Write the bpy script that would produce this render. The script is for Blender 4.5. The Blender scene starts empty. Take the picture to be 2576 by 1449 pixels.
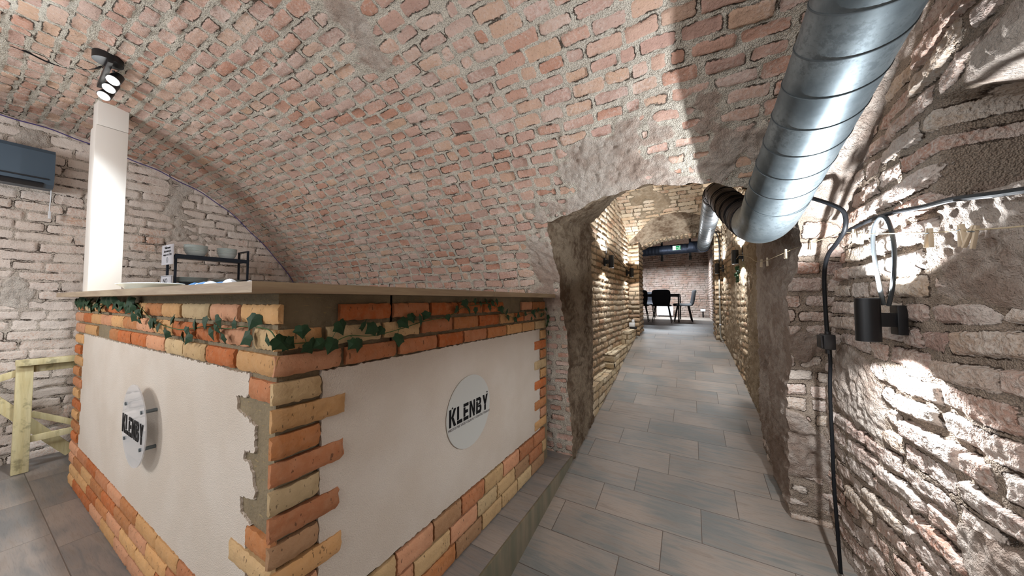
import bpy, bmesh, math, random
import numpy as np
from mathutils import Vector, Matrix, Euler
random.seed(7)
SC = bpy.context.scene
C = SC.collection
PI = math.pi
# ------------------------------------------------------------------ camera, world, exposure
cam_d = bpy.data.cameras.new('camera')
cam_d.sensor_fit = 'HORIZONTAL'; cam_d.sensor_width = 36.0
cam_d.lens = 36.0 * 802 / 2576
cam_d.clip_start = 0.02
cam = bpy.data.objects.new('camera', cam_d); C.objects.link(cam)
cam.location = (0, 0, 1.40)
cam.rotation_euler = (math.radians(90 + 2.178), 0, math.radians(29.351))
SC.camera = cam
W = bpy.data.worlds.new('world'); SC.world = W; W.use_nodes = True
W.node_tree.nodes['Background'].inputs[0].default_value = (0.84, 0.92, 1.0, 1)
W.node_tree.nodes['Background'].inputs[1].default_value = 0.45
SC.view_settings.view_transform = 'Standard'
SC.view_settings.look = 'None'
SC.view_settings.gamma = 1.0
SC.view_settings.use_curve_mapping = False
SC.view_settings.exposure = 0.0
SC.cycles.use_denoising = True
SC.cycles.max_bounces = 6
SC.cycles.diffuse_bounces = 4
SC.cycles.glossy_bounces = 3
SC.cycles.transmission_bounces = 4
SC.cycles.sample_clamp_indirect = 4.0
SC.cycles.blur_glossy = 1.0

def spot(name, loc, target, watts, angle, blend=0.3, size=0.01, col=(1, 0.97, 0.93)):
    l = bpy.data.lights.new(name, 'SPOT'); l.energy = watts; l.spot_size = math.radians(angle); l.spot_blend = blend
    l.shadow_soft_size = size; l.color = col
    o = bpy.data.objects.new(name, l); C.objects.link(o); o.location = loc
    o.rotation_euler = (Vector(target) - Vector(loc)).to_track_quat('-Z', 'Y').to_euler()
    return o
def bulb(name, loc, watts, size=0.05, col=(1, 0.97, 0.93)):
    l = bpy.data.lights.new(name, 'POINT'); l.energy = watts; l.shadow_soft_size = size; l.color = col
    o = bpy.data.objects.new(name, l); C.objects.link(o); o.location = loc
    return o
def area(name, loc, target, watts, sx, sy, col=(1, 1, 1)):
    l = bpy.data.lights.new(name, 'AREA'); l.energy = watts; l.shape = 'RECTANGLE'; l.size = sx; l.size_y = sy; l.color = col
    o = bpy.data.objects.new(name, l); C.objects.link(o); o.location = loc
    o.rotation_euler = (Vector(target) - Vector(loc)).to_track_quat('-Z', 'Y').to_euler()
    return o
# unseen fill lights added behind the camera, standing in for the room's other lamps
bulb('room_fill_light', (-2.7, -1.3, 1.95), 96, 0.25, (0.92, 0.96, 1.0))
bulb('room_fill_light', (-0.6, -1.3, 2.0), 44, 0.25, (0.92, 0.96, 1.0))
# unseen down light in the far room, placed to light the lower far wall
area('unseen_far_wall_light', (-0.8, 11.3, 2.60), (-0.8, 11.3, 0), 170, 2.0, 0.3, (0.84, 0.92, 1.0))

# ------------------------------------------------------------------ helpers
def tag(o, label=None, cat=None, group=None, kind=None):
    if label: o['label'] = label
    if cat: o['category'] = cat
    if group: o['group'] = group
    if kind: o['kind'] = kind
    return o
def empty(name, loc, label, cat, group=None, rz=0):
    o = bpy.data.objects.new(name, None); C.objects.link(o); o.location = loc; o.rotation_euler.z = rz
    o.empty_display_size = 0.1
    return tag(o, label, cat, group)
def link(name, me, parent=None, world=True):
    o = bpy.data.objects.new(name, me); C.objects.link(o)
    if parent is not None:
        o.parent = parent
        if world:      # geometry given in world coordinates: bring it to the parent's frame
            m = Matrix.LocRotScale(parent.location, parent.rotation_euler, parent.scale)
            me.transform(m.inverted())
    return o
class MB:
    def __init__(s): s.v = []; s.f = []; s.c = []
    def add(s, vs, fs, col=None):
        b = len(s.v); s.v += [tuple(v) for v in vs]; s.f += [tuple(i + b for i in f) for f in fs]
        s.c += [col or (0.5, 0.5, 0.5)] * len(vs)
    def box(s, c, d, m=None, bev=0.0, col=None):
        bm = bmesh.new(); bmesh.ops.create_cube(bm, size=1)
        bmesh.ops.scale(bm, vec=d, verts=bm.verts)
        if bev > 0: bmesh.ops.bevel(bm, geom=bm.edges[:], offset=bev, segments=2, profile=0.6, affect='EDGES')
        M = Matrix.Translation(c) @ (m.to_4x4() if m is not None else Matrix.Identity(4))
        bm.verts.index_update()
        s.add([M @ v.co for v in bm.verts], [[v.index for v in f.verts] for f in bm.faces], col); bm.free()
    def bar(s, a, b, w, t, bev=0.0, up=(0, 0, 1), col=None):
        a = Vector(a); b = Vector(b); z = (b - a).normalized(); x = Vector(up).cross(z)
        if x.length < 1e-3: x = Vector((1, 0, 0)).cross(z)
        x.normalize(); y = z.cross(x)
        s.box((a + b) / 2, (w, t, (b - a).length), Matrix((x, y, z)).transposed(), bev, col)
    def cyl(s, a, b, r, r2=None, n=20, cap=True):
        s.tube([a, b], [r, r if r2 is None else r2], n, cap)
    def tube(s, pts, r, n=10, cap=True):
        pts = [Vector(p) for p in pts]; k = len(pts)
        if not hasattr(r, '__len__'): r = [r] * k
        t0 = (pts[1] - pts[0]).normalized(); x = t0.orthogonal().normalized(); vs = []
        for i, p in enumerate(pts):
            t = (pts[min(i + 1, k - 1)] - pts[max(i - 1, 0)]).normalized()
            x = (x - t * x.dot(t)).normalized(); y = t.cross(x)
            for j in range(n):
                a = 2 * PI * j / n; vs.append(p + (x * math.cos(a) + y * math.sin(a)) * r[i])
        fs = [(i * n + j, i * n + (j + 1) % n, (i + 1) * n + (j + 1) % n, (i + 1) * n + j) for i in range(k - 1) for j in range(n)]
        if cap: fs += [tuple(range(n))[::-1], tuple((k - 1) * n + j for j in range(n))]
        s.add(vs, fs)
    def lathe(s, prof, c=(0, 0, 0), n=32, sx=1, sy=1):
        vs = [(c[0] + r * math.cos(2 * PI * j / n) * sx, c[1] + r * math.sin(2 * PI * j / n) * sy, c[2] + z) for r, z in prof for j in range(n)]
        fs = [(i * n + j, i * n + (j + 1) % n, (i + 1) * n + (j + 1) % n, (i + 1) * n + j) for i in range(len(prof) - 1) for j in range(n)]
        s.add(vs, fs)
    def prism(s, poly, fn, t0, t1, col=None):    # poly (a,b) -> fn(a,b,t)
        n = len(poly)
        vs = [fn(a, b, t0) for a, b in poly] + [fn(a, b, t1) for a, b in poly]
        fs = [tuple(range(n)), tuple(range(2 * n - 1, n - 1, -1))] + [(i, i + n, (i + 1) % n + n, (i + 1) % n) for i in range(n)]
        s.add(vs, fs, col)
    def build(s, name, mat, parent=None, smooth=True, world=True, angle=35):
        me = bpy.data.meshes.new(name); me.from_pydata(s.v, [], s.f)
        bm = bmesh.new(); bm.from_mesh(me); bmesh.ops.recalc_face_normals(bm, faces=bm.faces); bm.to_mesh(me); bm.free()
        a = me.attributes.new('tint', 'FLOAT_COLOR', 'POINT')
        a.data.foreach_set('color', np.array([(c[0], c[1], c[2], 1) for c in s.c], np.float32).ravel())
        me.materials.append(mat)
        if smooth: me.shade_smooth(); me.set_sharp_from_angle(angle=math.radians(angle))
        return link(name, me, parent, world)
def smooth_path(pts, n=8):
    P = [Vector(p) for p in pts]; P = [2 * P[0] - P[1]] + P + [2 * P[-1] - P[-2]]; out = []
    for i in range(1, len(P) - 2):
        for k in range(n):
            t = k / n; a, b, c, d = P[i - 1:i + 3]
            out.append(0.5 * ((2 * b) + (c - a) * t + (2 * a - 5 * b + 4 * c - d) * t * t + (3 * b - 3 * c + d - a) * t ** 3))
    out.append(P[-2]); return out
def copy_tree(o, parent=None):
    c = o.copy(); C.objects.link(c)
    if parent is not None: c.parent = parent
    for ch in list(o.children): copy_tree(ch, c)
    return c

# ---- numpy noise
_rng = np.random.RandomState(11); _T = _rng.rand(4096).astype(np.float32)
def _h(i, j, k): return _T[(i * 1619 + j * 31337 + k * 6971 + ((i * j) ^ (k * 13)) * 101) & 4095]
def noise3(x, y, z):
    xi = np.floor(x).astype(np.int64); yi = np.floor(y).astype(np.int64); zi = np.floor(z).astype(np.int64)
    fx = x - xi; fy = y - yi; fz = z - zi
    fx = fx * fx * (3 - 2 * fx); fy = fy * fy * (3 - 2 * fy); fz = fz * fz * (3 - 2 * fz); r = 0
    for a in (0, 1):
        for b in (0, 1):
            for c in (0, 1):
                r = r + _h(xi + a, yi + b, zi + c) * (fx if a else 1 - fx) * (fy if b else 1 - fy) * (fz if c else 1 - fz)
    return r * 2 - 1
def fbm(x, y, z, s, o=3):
    r = 0; a = 1; n = 0
    for i in range(o): r = r + a * noise3(x * s + 17.3 * i, y * s + 5.1 * i, z * s + 9.7 * i); n += a; a *= 0.5; s *= 2.1
    return r / n
def sst(a, b, x): t = np.clip((x - a) / (b - a), 0, 1); return t * t * (3 - 2 * t)

class Bond:     # irregular hand-laid brick bond, distances in metres
    def __init__(s, seed, h, L, joint, warp=0.012, half=0.3, jit=0.25, loose=0.35):
        s.__dict__.update(h=h, L=L, joint=joint, warp=warp, half=half, jit=jit, seed=seed, loose=loose)
    def row(s, r):
        g = np.random.RandomState((s.seed * 977 + int(r) * 131 + 5) % 2 ** 31)
        hd = g.rand() < s.half
        n = 140; l = np.where(g.rand(n) < s.half * 0.9, 0.52, 1.0) * s.L * (1 + (g.rand(n) - 0.5) * s.jit)
        return -7 + np.cumsum(l) - g.rand() * s.L, g.rand(n, 5)
    def eval(s, U, V):
        z = U * 0 + s.seed * 3.7
        Vw = V + s.warp * fbm(U, V, z, 1.1, 2) + 0.004 * noise3(U * 9, V * 9, z)
        Uw = U + s.warp * 0.8 * fbm(U, V, z + 9, 2.3, 2)
        R = np.floor(Vw / s.h).astype(int); fv = Vw - (R + 0.5) * s.h
        sdf = np.zeros_like(U); rn = np.zeros(U.shape + (5,), np.float32)
        for r in np.unique(R):
            m = R == r; B, g = s.row(r); u = Uw[m]
            i = np.clip(np.searchsorted(B, u), 1, len(B) - 1)
            gg = g[i]; cx = (B[i] + B[i - 1]) / 2
            hx = (B[i] - B[i - 1]) / 2 - s.joint * (0.35 + 0.5 * gg[:, 3]); hy = s.h / 2 - s.joint * (0.35 + s.loose * gg[:, 4])
            x = u - cx; y = fv[m] - (gg[:, 2] - 0.5) * s.joint * 0.5 + x * (gg[:, 3] - 0.5) * 0.05
            rr = 0.012
            qx = np.abs(x) - hx + rr; qy = np.abs(y) - hy + rr
            sdf[m] = rr - np.hypot(np.maximum(qx, 0), np.maximum(qy, 0)) - np.minimum(np.maximum(qx, qy), 0)
            rn[m] = gg
        sdf = sdf + 0.0045 * fbm(U, V, z, 28, 2)
        return sdf, rn

def surf(P, U, V, bond, style, plaster=None, orient=None, pin=None, extra=None, flat=1.0):
    """P (nu,nv,3) base grid -> displaced grid + attributes. style dict: depth, joint level, roughness"""
    du = np.gradient(P, axis=0); dv = np.gradient(P, axis=1); N = np.cross(du, dv)
    N /= np.maximum(np.linalg.norm(N, axis=2, keepdims=True), 1e-9)
    if orient is not None:
        sg = np.sign((N * np.array(orient)).sum(2).mean()); N *= sg
    x, y, z = P[..., 0], P[..., 1], P[..., 2]
    if bond is None:
        sdf = np.full(U.shape, -0.03); rn = np.zeros(U.shape + (5,), np.float32); pl = np.ones_like(U)
    else:
        sdf, rn = bond.eval(U, V)
        pl = np.zeros_like(U) if plaster is None else np.clip(plaster(U, V, x, y, z), 0, 1)
    sdf = sdf * (1 - pl) - 0.025 * pl
    big = fbm(x, y, z, 1.7, 3) * style.get('big', 0.012)
    med = fbm(x, y, z, 14, 3) * style.get('med', 0.004)
    inb = sst(-0.001, style.get('round', 0.012), sdf)
    bh = (rn[..., 1] - 0.5) * style.get('jit', 0.008) + (rn[..., 2] - 0.5) * 0.0
    hole = sst(0.35, 0.65, fbm(U, V, z * 0 + 31, 9, 2) * 0.5 + 0.5)
    jl = style.get('joint', -0.012) * (style.get('jmin', 0.5) + (1 - style.get('jmin', 0.5)) * hole)
    rough = fbm(x, y, z, 45, 2)
    d = big + med + inb * (bh + rough * style.get('br', 0.0015) + (fbm(x, y, z, 26, 2) * style.get('br', 0.0015) if 'br' in style else 0)) + (1 - inb) * (jl * (1 - pl) + pl * (style.get('plev', 0.004) + rough * 0.009 + fbm(x, y, z, 22, 2) * 0.008 - 0.012 * np.abs(fbm(x, y, z, 17, 3)) - 0.03 * sst(.30, .6, fbm(x, y, z, 7, 3))) + rough * style.get('mr', 0.003) * (1 - pl))
    if extra is not None: d = d + extra(x, y, z, U, V)
    d = d * flat
    if pin is not None: d = d * pin
    Q = P + N * d[..., None]
    return Q, sdf, rn, pl
def grid_obj(name, grids, mat, kind='structure', flip=False):
    vs = []; fs = []; sd = []; rr = []; b = 0
    for Q, sdf, rn, pl in grids:
        nu, nv = Q.shape[:2]; vs.append(Q.reshape(-1, 3)); sd.append(sdf.ravel())
        rr.append(np.stack([rn[..., 0], rn[..., 1], pl, np.ones_like(pl)], -1).reshape(-1, 4))
        idx = np.arange(nu * nv).reshape(nu, nv) + b
        f = np.stack([idx[:-1, :-1], idx[1:, :-1], idx[1:, 1:], idx[:-1, 1:]], -1).reshape(-1, 4)
        fs.append(f); b += nu * nv
    v = np.concatenate(vs).astype(np.float32); f = np.concatenate(fs).astype(np.int32)
    if flip: f = f[:, ::-1]
    me = bpy.data.meshes.new(name)
    me.vertices.add(len(v)); me.vertices.foreach_set('co', v.ravel())
    me.loops.add(f.size); me.loops.foreach_set('vertex_index', f.ravel())
    me.polygons.add(len(f)); me.polygons.foreach_set('loop_start', np.arange(0, f.size, 4, dtype=np.int32))
    me.polygons.foreach_set('loop_total', np.full(len(f), 4, np.int32))
    me.update(calc_edges=True)
    a = me.attributes.new('sdf', 'FLOAT', 'POINT'); a.data.foreach_set('value', np.concatenate(sd).astype(np.float32))
    a = me.attributes.new('rnd', 'FLOAT_COLOR', 'POINT'); a.data.foreach_set('color', np.concatenate(rr).astype(np.float32).ravel())
    me.polygons.foreach_set('use_smooth', np.ones(len(f), bool))
    me.materials.append(mat)
    o = link(name, me)
    if kind: o['kind'] = kind
    return o

# ------------------------------------------------------------------ materials
def srgb(r, g, b): return tuple(((c / 255) / 12.92 if c / 255 <= 0.04045 else ((c / 255 + 0.055) / 1.055) ** 2.4) for c in (r, g, b)) + (1,)
class NT:
    def __init__(s, name):
        s.m = bpy.data.materials.new(name); s.m.use_nodes = True; s.t = s.m.node_tree
        s.b = s.t.nodes['Principled BSDF']
        s.geo = None
    def n(s, typ, ins={}, **kw):
        x = s.t.nodes.new(typ)
        for k, v in kw.items(): setattr(x, k, v)
        for k, v in ins.items():
            if hasattr(v, 'is_output'): s.t.links.new(v, x.inputs[k])
            else: x.inputs[k].default_value = v
        return x
    def pos(s):
        if s.geo is None: s.geo = s.n('ShaderNodeNewGeometry').outputs['Position']
        return s.geo
    def obj(s): return s.n('ShaderNodeTexCoord').outputs['Object']
    def noise(s, vec, scale, detail=3, rough=0.55, dist=0):
        return s.n('ShaderNodeTexNoise', {'Vector': vec, 'Scale': scale, 'Detail': detail, 'Roughness': rough, 'Distortion': dist}).outputs['Fac']
    def math(s, op, a, b=0.0, c=0.0, clamp=False):
        x = s.n('ShaderNodeMath', {0: a, 1: b, 2: c}, operation=op); x.use_clamp = clamp; return x.outputs[0]
    def mix(s, f, a, b, bt='MIX'):
        x = s.n('ShaderNodeMix', data_type='RGBA', blend_type=bt)
        for k, v in ((0, f), (6, a), (7, b)):
            if hasattr(v, 'is_output'): s.t.links.new(v, x.inputs[k])
            else: x.inputs[k].default_value = v
        return x.outputs[2]
    def ramp(s, f, stops, interp='LINEAR'):
        x = s.n('ShaderNodeValToRGB', {0: f}); r = x.color_ramp; r.interpolation = interp
        while len(r.elements) > 1: r.elements.remove(r.elements[-1])
        r.elements[0].position = stops[0][0]; r.elements[0].color = stops[0][1]
        for p, c in stops[1:]: e = r.elements.new(p); e.color = c
        return x.outputs[0]
    def sstep(s, v, a, b):
        x = s.n('ShaderNodeMapRange', {0: v, 1: a, 2: b, 3: 0.0, 4: 1.0}, interpolation_type='SMOOTHSTEP'); return x.outputs[0]
    def set(s, **kw):
        for k, v in kw.items():
            i = s.b.inputs[k.replace('_', ' ')]
            if hasattr(v, 'is_output'): s.t.links.new(v, i)
            else: i.default_value = v
    def bump(s, h, dist, strength=1.0, prev=None):
        x = s.n('ShaderNodeBump', {'Height': h, 'Distance': dist, 'Strength': strength})
        if prev is not None: s.t.links.new(prev, x.inputs['Normal'])
        return x.outputs[0]

def brick_mat(name, bricks, mortA, mortB, plA, plB, wash=0.35, bb=0.004, washc=None, pebble=0.004, crack_shade=0.5, bright=1.0):
    k = NT(name); p = k.pos()
    sd = k.n('ShaderNodeAttribute', attribute_name='sdf').outputs['Fac']
    rc = k.n('ShaderNodeSeparateColor', {0: k.n('ShaderNodeAttribute', attribute_name='rnd').outputs['Color']})
    r1, r2, pl = rc.outputs[0], rc.outputs[1], rc.outputs[2]
    nf = k.noise(p, 85, 3); nm = k.noise(p, 22, 3); nb = k.noise(p, 3.0, 3); ng = k.noise(p, 260, 2)
    s1 = k.math('MULTIPLY_ADD', k.math('SUBTRACT', nf, 0.5), 0.014, sd)
    s1 = k.math('MULTIPLY_ADD', k.math('SUBTRACT', nm, 0.5), 0.010, s1)
    mask = k.sstep(s1, -0.001, 0.0012)
    n = len(bricks)
    bc = k.ramp(k.math('MULTIPLY_ADD', k.math('SUBTRACT', nm, 0.5), 0.12, r1), [(i / (n - 1), srgb(*c)) for i, c in enumerate(bricks)])
    bc = k.mix(k.math('MULTIPLY', nf, 0.4), bc, k.mix(0.5, bc, (0.10, 0.06, 0.045, 1)), 'MIX')
    wc = srgb(*(washc or (200, 190, 180)))
    wmask = k.sstep(k.math('ADD', k.math('MULTIPLY', nb, 0.6), k.math('MULTIPLY', nf, 0.5)), 0.62 - wash * 0.4, 0.86 - wash * 0.4)
    bc = k.mix(k.math('MULTIPLY', wmask, min(1.0, 0.45 + wash * 0.5)), bc, wc)
    speck = k.sstep(k.noise(p, 130, 1), 0.66, 0.72)
    bc = k.mix(k.math('MULTIPLY', speck, 0.35), bc, (0.06, 0.035, 0.025, 1))
    vor = k.n('ShaderNodeTexVoronoi', {'Vector': p, 'Scale': 210.0}).outputs['Distance']
    mc = k.mix(nm, srgb(*mortA), srgb(*mortB))
    mc = k.mix(k.sstep(vor, 0.3, 0.8), mc, k.mix(0.4, mc, (0.05, 0.045, 0.04, 1)))
    pc = k.mix(k.sstep(k.math('ADD', k.math('MULTIPLY', nb, 0.7), k.math('MULTIPLY', nm, 0.4)), 0.42, 0.68), srgb(*plA), srgb(*plB))
    pc = k.mix(k.math('MULTIPLY', k.sstep(k.noise(p, 45, 4, 0.7), 0.5, 0.62), 0.28), pc, k.mix(0.5, pc, (0.04, 0.03, 0.025, 1)))
    mc = k.mix(k.sstep(k.math('ADD', pl, k.math('MULTIPLY', k.math('SUBTRACT', nm, 0.5), 0.5)), 0.4, 0.6), mc, pc)
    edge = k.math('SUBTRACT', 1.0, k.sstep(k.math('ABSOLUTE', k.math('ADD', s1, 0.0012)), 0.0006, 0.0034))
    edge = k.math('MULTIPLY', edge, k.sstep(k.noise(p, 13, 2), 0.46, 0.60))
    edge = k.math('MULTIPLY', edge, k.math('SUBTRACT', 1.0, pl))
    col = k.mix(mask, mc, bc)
    col = k.mix(k.math('MULTIPLY', edge, crack_shade), col, (0.035, 0.018, 0.010, 1))  # dark cracks along brick edges, with the shadow round the bricks painted in
    if bright != 1.0: col = k.mix(1.0, col, (bright, bright, bright, 1), 'MULTIPLY')
    k.set(Base_Color=col, Roughness=0.92, Specular_IOR_Level=0.15)
    hb = k.math('MULTIPLY_ADD', ng, 0.0015, k.math('MULTIPLY_ADD', nm, bb, k.math('MULTIPLY', nf, bb)))
    hm = k.math('MULTIPLY_ADD', k.math('SUBTRACT', 0.6, vor), pebble, k.math('MULTIPLY', nf, 0.009))
    hm = k.math('MULTIPLY_ADD', k.math('MULTIPLY', pl, k.noise(p, 48, 5, 0.75)), 0.022, hm)
    h = k.mix(mask, hm, hb)
    h = k.math('SUBTRACT', h, k.math('MULTIPLY', edge, 0.006))
    k.set(Normal=k.bump(h, 1.0, 1.0))
    return k.m
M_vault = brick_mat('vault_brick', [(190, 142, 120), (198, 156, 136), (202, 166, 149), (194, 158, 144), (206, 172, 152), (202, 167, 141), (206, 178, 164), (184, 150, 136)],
                    (222, 213, 198), (204, 194, 178), (210, 198, 186), (184, 164, 150), wash=0.3, washc=(220, 204, 194), crack_shade=0.9)
M_left = brick_mat('pale_wall_brick', [(204, 146, 114), (212, 170, 144), (208, 178, 162), (198, 158, 140), (218, 180, 150), (210, 186, 172)],
                   (224, 212, 198), (208, 194, 180), (232, 222, 210), (218, 206, 194), wash=0.8, washc=(226, 216, 206), crack_shade=0.9)
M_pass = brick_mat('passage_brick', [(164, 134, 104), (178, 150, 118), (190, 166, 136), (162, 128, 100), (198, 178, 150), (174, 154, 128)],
                   (128, 110, 88), (152, 136, 112), (178, 160, 136), (146, 126, 102), wash=0.3, washc=(206, 196, 178), crack_shade=0.9)
M_right = brick_mat('rough_wall_brick', [(170, 126, 106), (188, 152, 134), (196, 172, 158), (164, 136, 124), (190, 170, 158), (194, 170, 146), (156, 132, 122)],
                    (176, 160, 144), (138, 120, 104), (196, 182, 170), (158, 138, 124), wash=0.5, bb=0.012, washc=(210, 200, 190), crack_shade=0.9)
M_rough = brick_mat('jamb_plaster', [(150, 120, 96), (150, 120, 96)], (140, 118, 96), (100, 82, 64), (164, 146, 124), (104, 84, 66), crack_shade=0.5)
def simple(name, col, rough=0.5, metal=0.0, var=0.0, vs=8.0, bump=0.0, bs=200.0, spec=0.5, emit=None, es=0.0, coat=0.0):
    k = NT(name); c = srgb(*col)
    if var:
        d = tuple(x * (1 - var) for x in c[:3]) + (1,)
        c = k.mix(k.noise(k.obj(), vs, 4), d, c)
    k.set(Base_Color=c, Roughness=rough, Metallic=metal, Specular_IOR_Level=spec)
    if bump: k.set(Normal=k.bump(k.noise(k.obj(), bs, 3), bump, 1.0))
    if emit: k.set(Emission_Color=srgb(*emit), Emission_Strength=es)
    return k.m
def tile_mat(name, A, B, x0, y0, grout=(86, 72, 62)):
    k = NT(name); p = k.pos(); s = k.n('ShaderNodeSeparateXYZ', {0: p}); X, Y = s.outputs[0], s.outputs[1]
    H, L, SH = 0.2565, 0.586, 0.1953
    yy = k.math('DIVIDE', k.math('SUBTRACT', Y, y0), H); row = k.math('FLOOR', yy); fy = k.math('SUBTRACT', yy, row)
    xx = k.math('DIVIDE', k.math('SUBTRACT', k.math('SUBTRACT', X, x0), k.math('MULTIPLY', row, SH)), L); ix = k.math('FLOOR', xx); fx = k.math('SUBTRACT', xx, ix)
    dy = k.math('MULTIPLY', k.math('MINIMUM', fy, k.math('SUBTRACT', 1.0, fy)), H)
    dx = k.math('MULTIPLY', k.math('MINIMUM', fx, k.math('SUBTRACT', 1.0, fx)), L)
    g = k.sstep(k.math('MINIMUM', dx, dy), 0.0012, 0.0026)
    cid = k.n('ShaderNodeCombineXYZ', {0: ix, 1: row, 2: 3.0}).outputs[0]
    wn = k.n('ShaderNodeTexWhiteNoise', {'Vector': cid}, noise_dimensions='3D')
    off = k.n('ShaderNodeVectorMath', {0: p, 1: k.n('ShaderNodeVectorMath', {0: wn.outputs['Color'], 3: 9.0}, operation='SCALE').outputs[0]}, operation='ADD').outputs[0]
    st = k.n('ShaderNodeMapping', {0: off, 3: (1.0, 9.0, 1.0)}).outputs[0]
    g1 = k.noise(st, 3.2, 6, 0.62, 0.6); g2 = k.noise(k.n('ShaderNodeMapping', {0: off, 3: (4.0, 60.0, 1.0)}).outputs[0], 4, 3, 0.6); g3 = k.noise(off, 2.0, 2)
    c = k.mix(k.sstep(k.math('MULTIPLY_ADD', g3, 0.5, k.math('MULTIPLY', g1, 0.5)), 0.36, 0.62), srgb(*A), srgb(*B))
    c = k.mix(k.math('MULTIPLY', k.sstep(g2, 0.5, 0.75), 0.45), c, k.mix(0.5, c, (0.05, 0.04, 0.035, 1)))
    c = k.mix(k.math('MULTIPLY', k.sstep(g1, 0.50, 0.68), 0.55), c, k.mix(0.6, c, (0.08, 0.065, 0.055, 1)))
    v = k.math('MULTIPLY_ADD', wn.outputs['Value'], 0.16, 0.92)
    vv = k.n('ShaderNodeCombineXYZ', {0: v, 1: v, 2: v}).outputs[0]
    c = k.mix(1.0, c, vv, 'MULTIPLY')
    c = k.mix(g, srgb(*grout), c)
    k.set(Base_Color=c, Roughness=k.math('MULTIPLY_ADD', g1, 0.2, 0.38), Specular_IOR_Level=0.4)
    k.set(Normal=k.bump(k.math('ADD', k.math('MULTIPLY', g, 0.0012), k.math('MULTIPLY', g2, 0.0004)), 1.0, 0.6))
    return k.m
M_tile = tile_mat('wood_tile', (116, 116, 112), (156, 141, 128), -0.755, 1.822)
M_tile2 = tile_mat('wood_tile_dark', (112, 110, 108), (150, 138, 128), -0.62, 1.60, (96, 88, 82))
def wood_mat(name, A, B, axis='X', scale=1.0, rough=0.55, dirt=None):
    k = NT(name); p = k.obj()
    sc = {'X': (1.2, 14, 14), 'Y': (14, 1.2, 14), 'Z': (14, 14, 1.2)}[axis]
    st = k.n('ShaderNodeMapping', {0: p, 3: tuple(a * scale for a in sc)}).outputs[0]
    g = k.noise(st, 2.0, 6, 0.6, 0.4); g2 = k.noise(st, 9, 3, 0.6)
    c = k.mix(k.sstep(g, 0.3, 0.7), srgb(*A), srgb(*B)); c = k.mix(k.math('MULTIPLY', k.sstep(g2, 0.5, 0.75), 0.35), c, k.mix(0.5, c, (0.07, 0.05, 0.03, 1)))
    if dirt:
        c = k.mix(k.math('MULTIPLY', k.sstep(k.noise(p, 9, 4, 0.7), 0.55, 0.68), 0.6), c, srgb(*dirt))
    k.set(Base_Color=c, Roughness=rough, Normal=k.bump(g2, 0.0008, 1.0)); return k.m
M_oak_x = wood_mat('oak_worktop', (142, 122, 100), (168, 150, 124), 'X')
M_oak_y = wood_mat('oak_worktop_return', (140, 118, 92), (168, 148, 118), 'Y')
M_trestle = wood_mat('weathered_timber', (196, 180, 132), (214, 202, 160), 'Z', 1.0, 0.75, (110, 104, 76))
def slip_mat():
    k = NT('orange_brick_slip'); p = k.pos()
    rc = k.n('ShaderNodeAttribute', attribute_name='tint').outputs['Color']
    n1 = k.noise(p, 40, 4); n2 = k.noise(p, 150, 2); n3 = k.noise(p, 14, 3)
    c = k.mix(k.math('MULTIPLY', k.sstep(n1, 0.35, 0.7), 0.35), rc, k.mix(0.35, rc, (0.62, 0.44, 0.28, 1)))
    c = k.mix(k.math('MULTIPLY', k.sstep(n3, 0.5, 0.7), 0.35), c, k.mix(0.5, c, (0.16, 0.08, 0.03, 1)))
    st = k.n('ShaderNodeMapping', {0: p, 3: (60, 60, 25)}).outputs[0]
    c = k.mix(k.math('MULTIPLY', k.sstep(k.noise(st, 1.6, 2), 0.66, 0.70), 0.65), c, (0.05, 0.03, 0.018, 1))
    k.set(Base_Color=c, Roughness=0.85, Specular_IOR_Level=0.2, Normal=k.bump(k.math('MULTIPLY_ADD', n2, 0.4, n1), 0.0035, 1.0)); return k.m
M_slip = slip_mat()
def adhesive_mat():
    k = NT('straw_mortar'); p = k.pos()
    n1 = k.noise(p, 9, 4); n2 = k.noise(p, 70, 3)
    st = k.n('ShaderNodeMapping', {0: p, 2: (0.5, 0.5, 0.6), 3: (20, 20, 160)}).outputs[0]
    st2 = k.n('ShaderNodeMapping', {0: p, 2: (0.3, -0.7, -0.8), 3: (20, 20, 170)}).outputs[0]
    straw = k.math('MAXIMUM', k.sstep(k.noise(st, 1.0, 2, 0.5, 1.5), 0.68, 0.73), k.sstep(k.noise(st2, 1.0, 2, 0.5, 1.5), 0.68, 0.73))
    c = k.mix(n1, srgb(98, 86, 66), srgb(150, 134, 106)); c = k.mix(k.math('MULTIPLY', straw, 0.55), c, srgb(176, 150, 92))
    k.set(Base_Color=c, Roughness=0.95, Normal=k.bump(k.math('ADD', n2, k.math('MULTIPLY', n1, 0.5)), 0.006, 1.0)); return k.m
M_adh = adhesive_mat()
def panel_mat():
    k = NT('white_render'); p = k.pos()
    n1 = k.noise(p, 260, 2, 0.5); n2 = k.noise(p, 3, 3)
    c = k.mix(k.sstep(n2, 0.35, 0.7), srgb(200, 187, 172), srgb(208, 197, 184))
    st = k.n('ShaderNodeMapping', {0: p, 2: (0.6, 0.3, 0.2), 3: (30, 30, 5)}).outputs[0]
    c = k.mix(k.math('MULTIPLY', k.sstep(k.noise(st, 1.0, 3), 0.73, 0.80), 0.35), c, srgb(150, 132, 112))
    k.set(Base_Color=c, Roughness=0.9, Normal=k.bump(n1, 0.003, 0.9)); return k.m
M_panel = panel_mat()
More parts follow.
